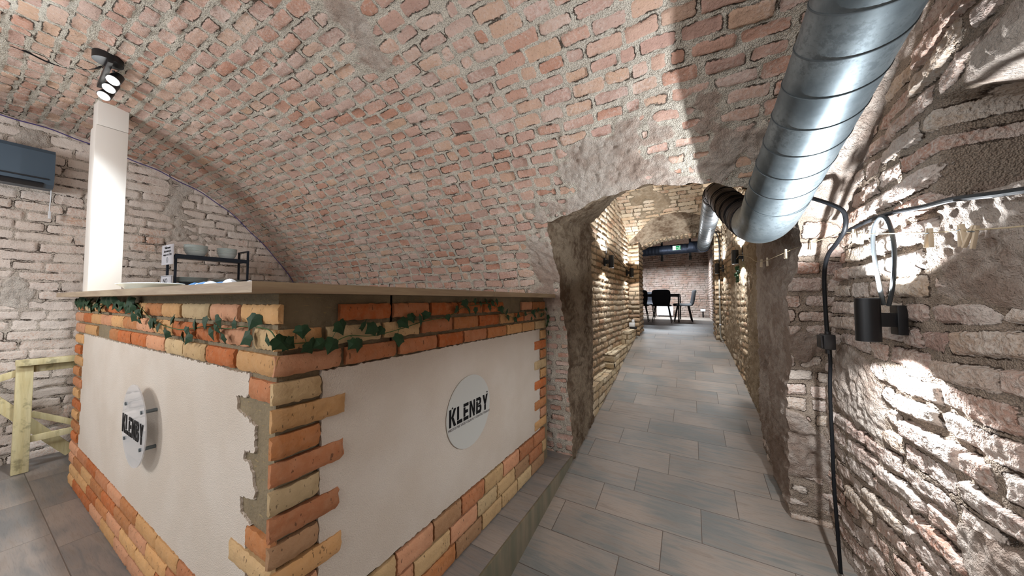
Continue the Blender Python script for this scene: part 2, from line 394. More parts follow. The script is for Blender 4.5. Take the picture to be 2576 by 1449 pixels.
def galv_mat():
    k = NT('galvanised_steel'); p = k.pos()
    n1 = k.noise(p, 6, 5, 0.65); n2 = k.noise(p, 60, 4, 0.7); sp = k.sstep(k.math('MULTIPLY_ADD', n1, 0.5, k.math('MULTIPLY', n2, 0.5)), 0.52, 0.62)
    c = k.mix(k.sstep(n1, 0.35, 0.65), srgb(98, 108, 113), srgb(128, 138, 142)); c = k.mix(k.math('MULTIPLY', sp, 0.5), c, srgb(70, 78, 84))
    k.set(Base_Color=c, Metallic=0.75, Roughness=k.math('MULTIPLY_ADD', n2, 0.2, 0.36)); return k.m
M_galv = galv_mat()
M_flex = simple('aluminium_flex_hose', (132, 132, 132), 0.38, 0.85, 0.15, 30)
M_blue = simple('dark_steel_duct', (86, 96, 116), 0.45, 0.6, 0.2, 20)
M_black = simple('black_metal', (22, 22, 24), 0.42, 0.1)
M_seam = simple('duct_seam', (90, 98, 102), 0.5, 0.7)
M_cable = simple('black_cable', (16, 17, 20), 0.6, 0.0, 0.2, 30, spec=.25)
M_cableg = simple('grey_cable', (52, 56, 58), 0.6, spec=.3)
M_purple = simple('violet_cable', (74, 60, 120), 0.5)
M_white = simple('white_paint', (228, 222, 214), 0.6, 0, 0.05, 4)
M_plastic = simple('white_plastic', (226, 228, 230), 0.4)
M_ceramic = simple('white_ceramic', (222, 232, 230), 0.2, 0, 0, 8, spec=0.6)
M_ac = simple('slate_blue_plastic', (70, 86, 100), 0.4, 0.1)
M_acd = simple('dark_vent', (22, 26, 32), 0.5)
M_navy = simple('dark_navy_metal', (30, 40, 54), 0.45, 0.3)
M_fab = simple('dark_chair_fabric', (34, 36, 46), 0.7, 0, 0.2, 60)
M_ctop = simple('dark_table_top', (26, 25, 28), 0.35)
M_led = simple('lamp_lens', (255, 255, 255), 0.5, emit=(255, 252, 246), es=30.0)
M_ledw = simple('lamp_rim_glow', (255, 255, 255), 0.5, emit=(255, 248, 232), es=12.0)
M_leaf = simple('ivy_green', (18, 60, 20), 0.7, 0, 0.45, 30)
M_stem = simple('ivy_stem', (60, 92, 44), 0.6)
M_peg = simple('pale_wood_peg', (214, 194, 166), 0.6, 0, 0.12, 60)
M_string = simple('jute_string', (192, 174, 142), 0.85)
M_paper = simple('white_sign_paper', (226, 228, 236), 0.6)
M_ink = simple('black_lettering', (6, 6, 9), 0.6, spec=.2)
M_inkg = simple('grey_lettering', (110, 104, 104), 0.6)
M_frost = None
def frost_mat():
    k = NT('frosted_disc'); k.set(Base_Color=srgb(196, 196, 190), Roughness=0.35, Specular_IOR_Level=0.5); return k.m
M_frost = frost_mat()
def mirror_mat():
    k = NT('clear_acrylic'); k.set(Base_Color=(0.95, 0.95, 0.95, 1), Roughness=0.03, Transmission_Weight=0.55, IOR=1.49, Specular_IOR_Level=1.0, Alpha=0.85); return k.m
M_acry = mirror_mat()
M_green = simple('exit_green', (0, 120, 70), 0.5, emit=(0, 140, 80), es=0.8)
M_exitw = simple('exit_white', (220, 240, 225), 0.5, emit=(215, 240, 220), es=0.8)
def towel_mat():
    k = NT('striped_towel'); s = k.n('ShaderNodeSeparateXYZ', {0: k.obj()})
    f = k.math('FRACT', k.math('MULTIPLY_ADD', s.outputs[0], 7.0, k.math('MULTIPLY', s.outputs[1], 5.0)))
    c = k.mix(k.sstep(k.math('ABSOLUTE', k.math('SUBTRACT', f, 0.5)), 0.25, 0.30), srgb(232, 240, 246), srgb(58, 120, 178))
    k.set(Base_Color=c, Roughness=0.9); return k.m
M_towel = towel_mat()
# ------------------------------------------------------------------ the setting
# main vault: a barrel along X; profile in (Y, Z) from the far wall's foot up over the crown
PR = [(2.50, -0.25), (2.47, .17), (2.44, .60), (2.40, 1.0), (2.34, 1.25), (2.22, 1.607), (2.06, 1.86), (1.865, 2.082), (1.77, 2.18), (1.63, 2.315), (1.48, 2.44),
      (1.27, 2.56), (.98, 2.67), (.68, 2.745), (.36, 2.795), (.05, 2.81), (-.35, 2.79), (-.75, 2.70), (-1.2, 2.50), (-1.6, 2.25)]
_pp = np.array([tuple(p) for p in smooth_path([(a, b, 0) for a, b in PR], 16)])[:, :2]
_pl = np.concatenate([[0], np.cumsum(np.hypot(*np.diff(_pp, axis=0).T))])
VMAX = _pl[-1]
def prof(v): return np.interp(v, _pl, _pp[:, 0]), np.interp(v, _pl, _pp[:, 1])
_up = _pp[:, 1].argmax()
def v_of_z(z): return np.interp(z, _pp[:_up + 1, 1], _pl[:_up + 1])
XL, XR = -0.85, 0.48
TOPX = [-.86, -.77, -.65, -.52, -.42, -.35, -.18, 0, .15, .25, .40, .49]
TOPZ = [1.93, 1.938, 1.972, 2.007, 2.024, 2.036, 2.042, 2.022, 2.0, 1.972, 1.90, 1.80]
def vparam(res, vlow):     # fine where the camera sees it, coarse behind
    vf = v_of_z(2.0) + 2.2
    a = np.arange(0, 1, res / (vf - vlow)) * (vf - vlow) + vlow
    return np.concatenate([a, np.linspace(vf, VMAX, 22)])
B_vault = Bond(3, 0.074, 0.150, 0.017, 0.024, 0.16, 0.4, 0.55)
st_vault = dict(big=0.016, med=0.006, joint=0.004, jmin=-1.2, jit=0.016, mr=0.006, round=0.006, plev=0.004)
def pl_vault(U, V, x, y, z, foot=True):
    # roughcast ring round the passage opening and up the right-hand pier
    r = np.hypot((x + 0.18) / 0.92, np.maximum(z - 1.1, 0) / 1.14)
    n = fbm(x, y, z, 4, 3)
    ring = sst(1.12, 0.99, r + n * 0.16) * (1 - 0.75 * sst(.50, .62, fbm(x, y, z, 5.5, 3) * .5 + .5)) * (0.25 + 0.75 * sst(1.2, 1.55, z + n * .3))
    return np.clip(ring + sst(0.72, 0.9, fbm(x, y, z, 2.2, 3) * 0.5 + 0.5), 0, 1)
def vault_patch(us, v2d):
    U = us if us.ndim == 2 else np.repeat(us[:, None], v2d.shape[1], 1)
    Y, Z = prof(v2d)
    P = np.stack([U, Y, Z], -1)
    sag = 0.02 * fbm(U, Y, Z, 0.6, 2)
    return surf(P, U, v2d, B_vault, st_vault, pl_vault, orient=None, extra=lambda x, y, z, a, b: sag)
def vgrid(xl, xr, res, vlow_fn, resv=None):
    nu = int(abs(xr - xl) / res) + 2; us = np.linspace(xl, xr, nu)
    base = vparam(resv or res, 0.0); t = (base - base[0]) / (base[-1] - base[0])
    vl = np.array([vlow_fn(u) for u in us]); V = vl[:, None] + t[None, :] * (VMAX - vl[:, None])
    return us, V
RES = 0.0085
# left of the opening: z from floor; split at z 1.42 into back wall (below) and ceiling (above)
vs_low = np.concatenate([np.arange(0, v_of_z(1.42), 0.012), [v_of_z(1.42)]])
vs_hi = vparam(RES, v_of_z(1.42))
def edge_jit(v, s): return 0.012 * noise3(v * 7, v * 0 + s, v * 0) + 0.006 * noise3(v * 37, v * 0 + s, v * 0 + 4) + 0.016 * noise3(v * 3.1, v * 0 + s, v * 0 + 8)
def left_patch(vs, x0, res):
    nu = int((XL - x0) / res) + 2; t = np.linspace(0, 1, nu)
    fade = sst(v_of_z(1.95), v_of_z(1.86), vs)
    xe = XL + edge_jit(vs, 2.0) * fade
    U = x0 + t[:, None] * (xe[None, :] - x0)
    return vault_patch(U, np.repeat(vs[None, :], nu, 0))
gl_lowA = left_patch(vs_low, -1.15, 0.009)
nuA = int((4.56 - 1.15) / 0.03)
UA = np.repeat(np.linspace(-4.56, -1.15, nuA)[:, None], len(vs_low), 1)
gl_lowB = vault_patch(UA, np.repeat(vs_low[None, :], nuA, 0))
gl_hi = left_patch(vs_hi, -4.56, RES)
usM, VM = vgrid(XL, XR, RES, lambda u: float(v_of_z(np.interp(u, TOPX, TOPZ) + 0.004 * math.sin(u * 23) + 0.003 * math.sin(u * 57 + 1))))
gM = vault_patch(usM, VM)
vsR = np.concatenate([np.arange(0, v_of_z(1.8), RES), vparam(RES, v_of_z(1.8))])
tR = np.linspace(0, 1, int(0.24 / 0.008)); xeR = XR + edge_jit(vsR, 5.0) * sst(v_of_z(1.8), v_of_z(1.7), vsR)
UR = xeR[None, :] + tR[:, None] * (0.72 - xeR[None, :])
vR2 = np.repeat(vsR[None, :], len(tR), 0); _Y, _Z = prof(vR2)
B_pier = Bond(41, 0.080, 0.20, 0.018, 0.03, 0.5, 0.3, 0.5)
gR = surf(np.stack([UR, _Y, _Z], -1), UR, _Z + _Y * .25, B_pier, dict(big=0.018, med=0.008, joint=-0.016, jmin=0.2, jit=0.02, mr=0.005, round=0.012, plev=0.004),
          lambda U, V, x, y, z: np.clip(sst(1.70, 1.85, z + .2 * fbm(x, y, z, 4, 2)) + sst(.56, .66, fbm(x, y, z, 3.5, 3) * .5 + .5) + .3 * sst(.55, .3, z), 0, 1))
# orientation: the room side is below / -Y ; flip faces where needed is handled by double sided shading
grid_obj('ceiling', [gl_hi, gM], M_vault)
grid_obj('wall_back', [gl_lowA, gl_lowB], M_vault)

def reveal(edge, inner, nw, style, bond, mat, name, seed=0, wfun=None):
    """edge (n,3) displaced rim on the vault, inner (n,3) far rim: a rough reveal between them"""
    n = len(edge); w = np.linspace(0, 1, nw)
    P = edge[:, None, :] * (1 - w)[None, :, None] + inner[:, None, :] * w[None, :, None]
    s = np.concatenate([[0], np.cumsum(np.linalg.norm(np.diff(inner, axis=0), axis=1))])
    U = np.repeat(s[:, None], nw, 1) + seed; V = np.linalg.norm(P - edge[:, None, :], axis=2)
    pin = sst(0, 0.05, V)
    return surf(P, V, U, bond, style, (lambda U, V, x, y, z: np.ones_like(x)) if bond is None else None, pin=pin)
Eleft = gl_lowA[0][-1]; Ehi = gl_hi[0][-1]; Ehi = Ehi[Ehi[:, 2] <= gM[0][0, 0, 2] + 0.003]
st_rev = dict(big=0.014, med=0.012, plev=0.0)
YJ = 3.12
ztop_ = 1.93
def innerL(E):
    z = E[:, 2]; return np.stack([XL + 0.0 * z, np.full_like(z, YJ), z + (2.16 - ztop_) * sst(1.2, ztop_, z)], -1)
EL = np.concatenate([Eleft, Ehi[1:]]); ztop_ = EL[-1, 2]
ztop = EL[-1, 2]
gJ = reveal(EL, innerL(EL), 90, st_rev, None, M_rough, 'j')
EM = gM[0][:, 0]
IM = np.stack([usM, np.full_like(usM, YJ), np.interp(usM, [-.85, -.61, -.35, 0, .3, .48], [2.16, 2.37, 2.52, 2.60, 2.52, 2.34])], -1)
gS = reveal(EM, IM, 120, st_rev, None, M_rough, 's')
grid_obj('wall_passage_jamb_left', [gJ, gS], M_rough)
# right pier: face (vault material, plaster and brick) and its flank in the passage
ER = gR[0][0]; mR = ER[:, 2] <= EM[-1, 2] + 0.01
IR = np.stack([np.full(mR.sum(), 0.47), np.full(mR.sum(), YJ + .1), ER[mR][:, 2] + 0.50 * sst(1.2, 1.82, ER[mR][:, 2])], -1)
B_right = Bond(9, 0.083, 0.27, 0.018, 0.03, 0.3, 0.3, 0.45)
st_right = dict(big=0.020, med=0.006, joint=-0.022, jmin=0.15, jit=0.022, mr=0.005, round=0.010, plev=0.006, br=0.006)
def pl_flank(U, V, x, y, z): return sst(0.25, 0.5, fbm(x, y, z, 2.5, 3) * 0.5 + 0.5 + 0.22 - 0.35 * sst(0.55, 0.2, z))
w = np.linspace(0, 1, 95); P = ER[mR][:, None, :] * (1 - w)[None, :, None] + IR[:, None, :] * w[None, :, None]
V_ = np.linalg.norm(P - ER[mR][:, None, :], axis=2)
gRF = surf(P, V_, P[..., 2], B_right, st_right, pl_flank, pin=sst(0, 0.05, V_))
grid_obj('wall_pier', [gR, gRF], M_right)

# left end wall X = -4.5
B_left = Bond(5, 0.078, 0.275, 0.010, 0.035, 0.35, 0.35, 0.7)
st_left = dict(big=0.016, med=0.006, joint=-0.014, jmin=-0.15, jit=0.012, mr=0.004, round=0.010, plev=0.0)
def plane_grid(fn, u0, u1, v0, v1, ru, rv):
    u = np.linspace(u0, u1, int(abs(u1 - u0) / ru) + 2); v = np.linspace(v0, v1, int(abs(v1 - v0) / rv) + 2)
    U, V = np.meshgrid(u, v, indexing='ij'); return fn(U, V), U, V
P, U, V = plane_grid(lambda u, v: np.stack([np.full_like(u, -4.5), u, v], -1), -0.45, 2.56, 0.1, 2.95, 0.009, 0.009)
g = surf(P, U, V, B_left, st_left, lambda U, V, x, y, z: 0.9 * sst(0.64, 0.76, fbm(x, y, z, 3.4, 4) * 0.5 + 0.5), orient=(1, 0, 0))
P2, U2, V2 = plane_grid(lambda u, v: np.stack([np.full_like(u, -4.5), u, v], -1), -1.7, -0.45, 0.1, 2.95, 0.04, 0.04)
grid_obj('wall_left', [g, surf(P2, U2, V2, B_left, st_left, orient=(1, 0, 0))], M_left)

# right end wall X = 0.64, courses along Y, with a deep putlog niche high up
def niche(x, y, z, U, V):
    n = fbm(x, y, z, 7, 2) * 0.03
    a = sst(1.455, 1.425, y + n) * sst(1.02, 1.08, y + n) * sst(1.66, 1.71, z + n) * sst(2.02, 1.95, z + n + (1.44 - y) * 0.25)
    # the wall leans in towards the top and is bellied
    return -0.22 * a + 0.015 * np.sin(z * 3 + y * 2)
def pl_right(U, V, x, y, z):
    n = fbm(x, y, z, 3.0, 3)
    a = sst(0.10, -0.10, (y - 1.40) + n * 0.22) * sst(1.28, 1.40, z + n * 0.15) * sst(2.16, 2.02, z + n * 0.15)
    b = sst(0.0, 0.25, n * 0.9 + 0.16 - np.abs(z - 0.62) * 0.5 + (y - 1.9) * 0.30) * 0.93
    c = sst(2.28, 2.4, z + n * 0.2) * 0.9
    return np.maximum(np.maximum(a, b), c)
P, U, V = plane_grid(lambda u, v: np.stack([np.full_like(u, 0.655), u, v], -1), 0.72, 2.52, -0.2, 2.62, 0.0055, 0.0055)
g = surf(P, U, V, B_right, st_right, pl_right, orient=(-1, 0, 0), extra=niche)
P2, U2, V2 = plane_grid(lambda u, v: np.stack([np.full_like(u, 0.655), u, v], -1), -1.6, 0.72, -0.2, 2.95, 0.03, 0.03)
g2 = surf(P2, U2, V2, B_right, st_right, orient=(-1, 0, 0), extra=lambda x, y, z, a, b: 0.015 * np.sin(z * 3 + y * 2))
grid_obj('wall_right', [g, g2], M_right)

# floors: one ramped tile floor running up into the passage, and the bar's platform
FY = [-1.7, 0.5, 1.475, 2.465, 3.78, 4.95, 6.3, 13.2]; FZ = [-.28, -.17, -.028, .128, .33, .575, .82, .82]
def fz(y): return float(np.interp(y, FY, FZ))
ys = np.concatenate([np.linspace(-1.7, 6.6, 90), [13.2]])
b = MB()
for i in range(len(ys) - 1):
    y0, y1 = ys[i], ys[i + 1]; xl, xr = (-0.88, 0.75) if y1 < 6.4 else (-3.4, 0.8)
    b.add([(xl, y0, fz(y0)), (xr, y0, fz(y0)), (xr, y1, fz(y1)), (xl, y1, fz(y1))], [(0, 1, 2, 3)])
fl = b.build('floor', M_tile, smooth=False); tag(fl, kind='structure')
b = MB(); b.box(((-4.6 - .85) / 2, 0.43, -0.07), (3.75, 4.26, 0.48), None, 0.003)
tag(b.build('floor_platform', M_tile2), kind='structure')
b = MB(); b.box((-0.846, 0.2, 0.02), (0.012, 3.8 + .74, 0.302), None, 0.002)
M_riser = wood_mat('step_riser_tile', (92, 92, 74), (124, 112, 92), 'Z', 0.6, 0.4)
tag(b.build('trim_step', M_riser), kind='structure')

# passage: side walls X = -0.97 and X 0.55 -> 0.42, cross vault, far arch
B_pass = Bond(13, 0.078, 0.25, 0.018, 0.02, 0.5, 0.25, 0.5)
st_pass = dict(big=0.012, med=0.004, joint=-0.022, jmin=0.45, jit=0.012, mr=0.004, round=0.012, plev=0.0)
PR2 = [(3.10, 2.58), (3.3, 2.72), (3.6, 2.87), (4.0, 3.0), (4.4, 3.08), (4.75, 3.06), (5.05, 2.97), (5.25, 2.87), (5.45, 2.745), (5.65, 2.63), (5.93, 2.49), (6.02, 2.38), (6.05, 2.2), (6.06, .5)]
_q = np.array([tuple(p) for p in smooth_path([(a, b_, 0) for a, b_ in PR2], 12)])[:, :2]
_ql = np.concatenate([[0], np.cumsum(np.hypot(*np.diff(_q, axis=0).T))])
def prof2(v): return np.interp(v, _ql, _q[:, 0]), np.interp(v, _ql, _q[:, 1])
qi = _q[:, 1].argmax()
def v2_of_z(z): return np.interp(-z, -_q[qi:, 1], _ql[qi:])
P, U, V = plane_grid(lambda u, v: np.stack([np.full_like(u, -0.97), u, v], -1), 3.02, 6.12, 0.1, 3.1, 0.011, 0.009)
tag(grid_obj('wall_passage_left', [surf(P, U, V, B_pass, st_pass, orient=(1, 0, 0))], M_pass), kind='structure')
def rxw(y): return np.interp(y, [3.1, 3.25, 3.6, 4.6, 6.1], [.47, .53, .545, .49, .42])
P, U, V = plane_grid(lambda u, v: np.stack([rxw(u), u, v], -1), 3.15, 6.12, 0.1, 3.1, 0.011, 0.009)
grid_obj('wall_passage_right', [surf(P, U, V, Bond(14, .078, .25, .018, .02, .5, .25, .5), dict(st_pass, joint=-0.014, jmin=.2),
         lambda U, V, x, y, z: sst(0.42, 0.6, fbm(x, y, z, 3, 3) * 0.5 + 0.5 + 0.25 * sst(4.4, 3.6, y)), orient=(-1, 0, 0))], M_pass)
FXL, FXR = -0.80, 0.33
def farz(u): # outer rim of the far arch on the cross vault
    return np.interp(u, [-.96, -.94, -.82, -.70, -.55, -.38, -.20, 0, .15, .33, .45], [2.42, 2.46, 2.53, 2.61, 2.69, 2.735, 2.75, 2.725, 2.68, 2.58, 2.48])
us = np.linspace(-0.99, 0.58, 150)
tt = np.linspace(0, 1, 260); V = v2_of_z(farz(us))[:, None] * tt[None, :]
U = np.repeat(us[:, None], len(tt), 1); Yv, Zv = prof2(V)
gV2 = surf(np.stack([U, Yv, Zv], -1), U, V, Bond(15, .078, .25, .010, .02, .5, .3, .5), dict(st_pass, joint=-0.008, jmin=.0), lambda U, V, x, y, z: sst(0.62, 0.75, fbm(x, y, z, 2, 3) * 0.5 + 0.5))
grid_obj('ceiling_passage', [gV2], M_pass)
# splayed lunette of the far arch
E2 = gV2[0][:, -1]; k = 40
xs2 = np.interp(us, [-.99, -.94, .45, .58], [FXL - .02, FXL, FXR, FXR + .02])
I2 = np.stack([xs2, np.full_like(us, 6.12), np.interp(xs2, [-.82, -.8, -.59, -.24, .08, .33, .35], [2.34, 2.36, 2.454, 2.515, 2.52, 2.50, 2.49])], -1)
I3 = I2 + np.array([0, 0.42, 0])
def three(A, B_, n):
    w = np.linspace(0, 1, n); return A[:, None] * (1 - w)[None, :, None] + B_[:, None] * w[None, :, None]
P = three(E2, I2, 60); Vv = np.linalg.norm(P - E2[:, None], axis=2); Uu = np.repeat(us[:, None], 60, 1)
ga = surf(P, Uu, Vv, None, dict(big=.01, med=.01), pin=sst(0, .05, Vv))
P = three(ga[0][:, -1], I3, 40); Vv = np.linalg.norm(P - P[:, :1], axis=2); Uu = np.repeat(us[:, None], 40, 1)
gb = surf(P, Vv, Uu, B_pass, st_pass, pin=sst(0, .04, Vv))
grid_obj('wall_arch_lunette', [ga], M_rough)
grid_obj('wall_arch_soffit', [gb], M_pass)
# far arch piers: face towards us and the flank inside the arch
gs = []
for x0, x1 in ((-0.99, FXL), (FXR, 0.47)):
    P, U, V = plane_grid(lambda u, v: np.stack([u, np.full_like(u, 6.0), v], -1), x0, x1, 0.5, 2.47, 0.009, 0.009)
    pin = sst(0, .02, np.abs(U - (x1 if x0 < -.5 else x0)))
    gs.append(surf(P, U, V, B_pass, st_pass, orient=(0, -1, 0), pin=pin))
    xe = x1 if x0 < -.5 else x0
    P, U, V = plane_grid(lambda u, v: np.stack([np.full_like(u, xe), u, v], -1), 6.0, 6.56, 0.5, 2.47, 0.009, 0.009)
    gs.append(surf(P, U, V, B_pass, st_pass, orient=(1 if xe < 0 else -1, 0, 0), pin=sst(0, .03, U - 6.0)))
grid_obj('wall_arch_piers', gs, M_pass)
# stepped brick ledge along the left wall of the passage
M_ledge = brick_mat('ledge_brick', [(196, 170, 130), (206, 186, 150), (190, 156, 116), (214, 198, 170)], (150, 132, 104), (170, 150, 122), (190, 172, 144), (168, 146, 114), wash=.5, washc=(220, 208, 184))
gs = []; B_ld = Bond(21, 0.078, 0.24, 0.014, 0.01, .4, .25)
steps = [(3.05, 4.12, .53), (4.12, 5.28, .715), (5.28, 6.0, .90)]
for i, (y0, y1, zt) in enumerate(steps):
    P, U, V = plane_grid(lambda u, v: np.stack([np.full_like(u, -0.855), u, v], -1), y0, y1, 0.0, zt, 0.012, 0.010)
    gs.append(surf(P, U, V, B_ld, dict(st_pass, joint=-.012), orient=(1, 0, 0), pin=sst(0, .02, zt - V)))
    P, U, V = plane_grid(lambda u, v: np.stack([u, v, np.full_like(u, zt)], -1), -1.0, -0.855, y0, y1, 0.012, 0.012)
    gs.append(surf(P, V, U, B_ld, dict(st_pass, joint=-.004, big=.006), orient=(0, 0, 1), pin=sst(0, .02, -0.855 - U)))
    zb = 0.2 if i == 0 else steps[i - 1][2] - .02
    P, U, V = plane_grid(lambda u, v: np.stack([u, np.full_like(u, y0), v], -1), -1.0, -0.855, zb, zt, 0.012, 0.010)
    gs.append(surf(P, U, V, B_ld, dict(st_pass, joint=-.008), orient=(0, -1, 0), pin=sst(0, .02, zt - V)))
grid_obj('trim_ledge', gs, M_ledge)
# far room
B_far = Bond(31, 0.075, 0.26, 0.014, 0.02, .4, .25)
M_farw = brick_mat('far_wall_brick', [(140, 112, 96), (152, 126, 112), (148, 124, 114), (136, 106, 90), (156, 134, 120)], (150, 138, 126), (124, 110, 98), (148, 138, 128), (134, 120, 108), wash=.5, washc=(166, 156, 148))
P, U, V = plane_grid(lambda u, v: np.stack([u, np.full_like(u, 12.6), v], -1), -3.4, 0.7, 0.7, 3.3, 0.02, 0.015)
grid_obj('wall_far', [surf(P, U, V, B_far, dict(st_left, round=.02), orient=(0, -1, 0))], M_farw)
P, U, V = plane_grid(lambda u, v: np.stack([np.interp(u, [6.4, 12.6], [.50, .50]), u, v], -1), 6.4, 12.7, 0.7, 3.3, 0.025, 0.015)
grid_obj('wall_far_right', [surf(P, U, V, Bond(33, .075, .26, .016), dict(st_left, joint=-.02, jmin=.6), orient=(-1, 0, 0))], M_farw)
P, U, V = plane_grid(lambda u, v: np.stack([np.full_like(u, -3.3), u, v], -1), 6.4, 12.7, 0.7, 3.3, 0.06, 0.06)
g1 = surf(P, U, V, B_far, st_left, orient=(1, 0, 0))
P, U, V = plane_grid(lambda u, v: np.stack([u, v, np.full_like(u, 3.25)], -1), -3.4, .7, 6.4, 12.7, 0.04, 0.04)
g2 = surf(P, U, V, B_far, st_left, orient=(0, 0, -1))
gs = [g1]
for x0, x1, z0, z1 in ((-3.4, FXL - .01, .7, 3.3), (FXR + .01, .7, .7, 3.3), (FXL - .05, FXR + .05, 2.55, 3.3)):
    P, U, V = plane_grid(lambda u, v: np.stack([u, np.full_like(u, 6.55), v], -1), x0, x1, z0, z1, 0.03, 0.03)
    gs.append(surf(P, U, V, B_far, st_left, orient=(0, 1, 0)))
grid_obj('wall_far_left', gs, M_farw)
grid_obj('ceiling_far', [g2], M_farw)
# ------------------------------------------------------------------ bar counter
PAL = {'o': (176, 98, 52), 'r': (172, 112, 76), 't': (196, 150, 100), 'p': (194, 140, 106), 'y': (188, 162, 122), 'b': (174, 114, 70), 'w': (196, 164, 120), 'k': (158, 122, 90)}
def slip(mb, fn, u0, u1, z0, z1, th, col, seed, skew=0.0):
    """one brick slip: a rounded, slightly ragged slab on the plane given by fn(u, z, depth)"""
    g = random.Random(seed); nu = max(4, int((u1 - u0) / 0.012)); nz = max(4, int((z1 - z0) / 0.010))
    c = srgb(*PAL[col]); k = g.uniform(0.86, 1.12); h = g.uniform(-.03, .03)
    col3 = (min(1, c[0] * k * (1 + h)), min(1, c[1] * k), min(1, c[2] * k * (1 - h)))
    vs = []; idx = {}
    ju = [g.uniform(-.0025, .0025) for _ in range(nz + 1)], [g.uniform(-.0025, .0025) for _ in range(nz + 1)]
    jz = [g.uniform(-.002, .002) for _ in range(nu + 1)], [g.uniform(-.002, .002) for _ in range(nu + 1)]
    for i in range(nu + 1):
        for j in range(nz + 1):
            a = i / nu; b_ = j / nz
            u = u0 + (u1 - u0) * a + ju[0][j] * (1 - a) + ju[1][j] * a
            z = z0 + (z1 - z0) * b_ + jz[0][i] * (1 - b_) + jz[1][i] * b_ + skew * (a - .5)
            e = min(i, nu - i, j, nz - j)
            corner = (min(i, nu - i) == 0 and min(j, nz - j) == 0)
            d = th * (0.35 if corner else 0.62 if e == 0 else 0.93 if e == 1 else 1.0) + g.uniform(-.0012, .0012)
            idx[i, j] = len(vs); vs.append(fn(u, z, d))
    fs = [(idx[i, j], idx[i + 1, j], idx[i + 1, j + 1], idx[i, j + 1]) for i in range(nu) for j in range(nz)]
    rim = [(i, 0) for i in range(nu)] + [(nu, j) for j in range(nz)] + [(i, nz) for i in range(nu, 0, -1)] + [(0, j) for j in range(nz, 0, -1)]
    back = {}
    for q in rim:
        i, j = q; back[q] = len(vs)
        vs.append(fn(u0 + (u1 - u0) * i / nu, z0 + (z1 - z0) * j / nz + skew * (i / nu - .5), -0.004))
    for a, b_ in zip(rim, rim[1:] + rim[:1]): fs.append((idx[a], idx[b_], back[b_], back[a]))
    mb.add(vs, fs, col3)
fR = lambda u, z, d: (-1.002 + d, u, z)      # face towards the passage
fL = lambda u, z, d: (u, 0.460 - d, z)      # face towards the bar room
counter = empty('bar_counter', (-2.2, 0.62, .17), 'long L-shaped bar counter faced in orange brick slips round white plaster panels', 'bar counter')
b = MB(); b.box((-2.345, .655, .794), (2.67, .39, 1.248)); b.box((-1.176, 1.600, .794), (.332, 1.52, 1.248))
b.build('counter_body', M_adh, counter, smooth=False)['label'] = 'grey-brown straw mortar bed of the counter'
mb = MB(); sd = 0
def row(fn, z0, z1, items, th=0.017):
    global sd
    for u0, u1, c in items: sd += 1; slip(mb, fn, u0 + .003, u1 - .003, z0 + .001, z1 - .0015, th + random.uniform(-.002, .002), c, sd)
row(fR, 1.332, 1.389, [(.627, .832, 'o'), (.842, 1.035, 'r'), (1.045, 1.227, 'o'), (1.235, 1.44, 'o'), (1.455, 1.66, 'o'), (1.9, 2.06, 'p'), (2.07, 2.295, 'b')])
row(fR, 1.259, 1.318, [(.4435, .575, 't'), (.588, .789, 'y'), (.80, .978, 'w'), (.99, 1.19, 'r'), (1.2, 1.4, 'b'), (1.41, 1.61, 'o'), (1.62, 1.8, 't'), (1.81, 1.93, 'o'), (1.94, 2.1, 'p'), (2.11, 2.3, 'k')])
row(fR, 1.187, 1.246, [(.4435, .637, 'p'), (.65, .86, 'r'), (.872, 1.085, 'r'), (1.095, 1.27, 'o'), (1.28, 1.48, 'r'), (1.49, 1.694, 'b'), (1.705, 1.9, 't'), (1.91, 2.1, 't'), (2.11, 2.3, 'y')])
qc = ['y', 't', 'b', 'r', 'y', 'r', 'k', 't', 'p', 't', 'b', 'o', 't', 'p']
for i in range(14):
    z1 = 1.170 - i * .0725; sd += 1
    slip(mb, fR, .4435, .572 if i % 2 == 0 else .645 + random.uniform(-.01, .01), z1 - .060, z1, .019, qc[i], sd, random.uniform(-.004, .004))
for i in range(10):
    z1 = 1.170 - i * .0725; sd += 1
    slip(mb, fR, 2.20 if i % 2 == 0 else 2.10, 2.30, z1 - .060, z1, .017, 'tobytorbpt'[i], sd)
for r_, (z0, z1) in enumerate([(.352, .436), (.264, .345), (.176, .257)]):
    u = [.655, .56, .60][r_]
    while u < 2.28:
        w_ = random.uniform(.19, .225); e = min(u + w_, 2.30); sd += 1
        if e - u > .05: slip(mb, fR, u, e - .009, z0, z1, .018, random.choice('tpbtyrkw'), sd)
        u += w_
mb.build('brick_facing', M_slip, counter)['label'] = 'orange and tan brick slips on the long right face'
mb = MB()
row(fL, 1.332, 1.388, [(-1.215, -.987, 't'), (-1.445, -1.235, 'p'), (-1.71, -1.46, 'y'), (-1.93, -1.73, 't'), (-2.155, -1.945, 'b')] +
    [(-2.17 - .25 * (i + 1) + .012, -2.17 - .25 * i, 'tootybt'[i % 7]) for i in range(6)])
row(fL, 1.259, 1.318, [(-1.13, -.987, 'w'), (-1.37, -1.16, 'p'), (-1.56, -1.385, 'o')] + [(-1.575 - .236 * (i + 1) + .012, -1.575 - .236 * i, 'otpbtptop'[i % 9]) for i in range(9)])
row(fL, 1.187, 1.246, [(-1.23, -.987, 't'), (-1.465, -1.25, 'o'), (-1.675, -1.475, 'w'), (-1.88, -1.69, 'y'), (-2.13, -1.9, 'p'), (-2.37, -2.145, 'o'), (-2.6, -2.385, 'o'), (-2.78, -2.615, 'b'),
    (-3.40, -3.10, 't'), (-3.68, -3.42, 'p')])
row(fL, 1.112, 1.172, [(-1.150, -1.0, 'r')])
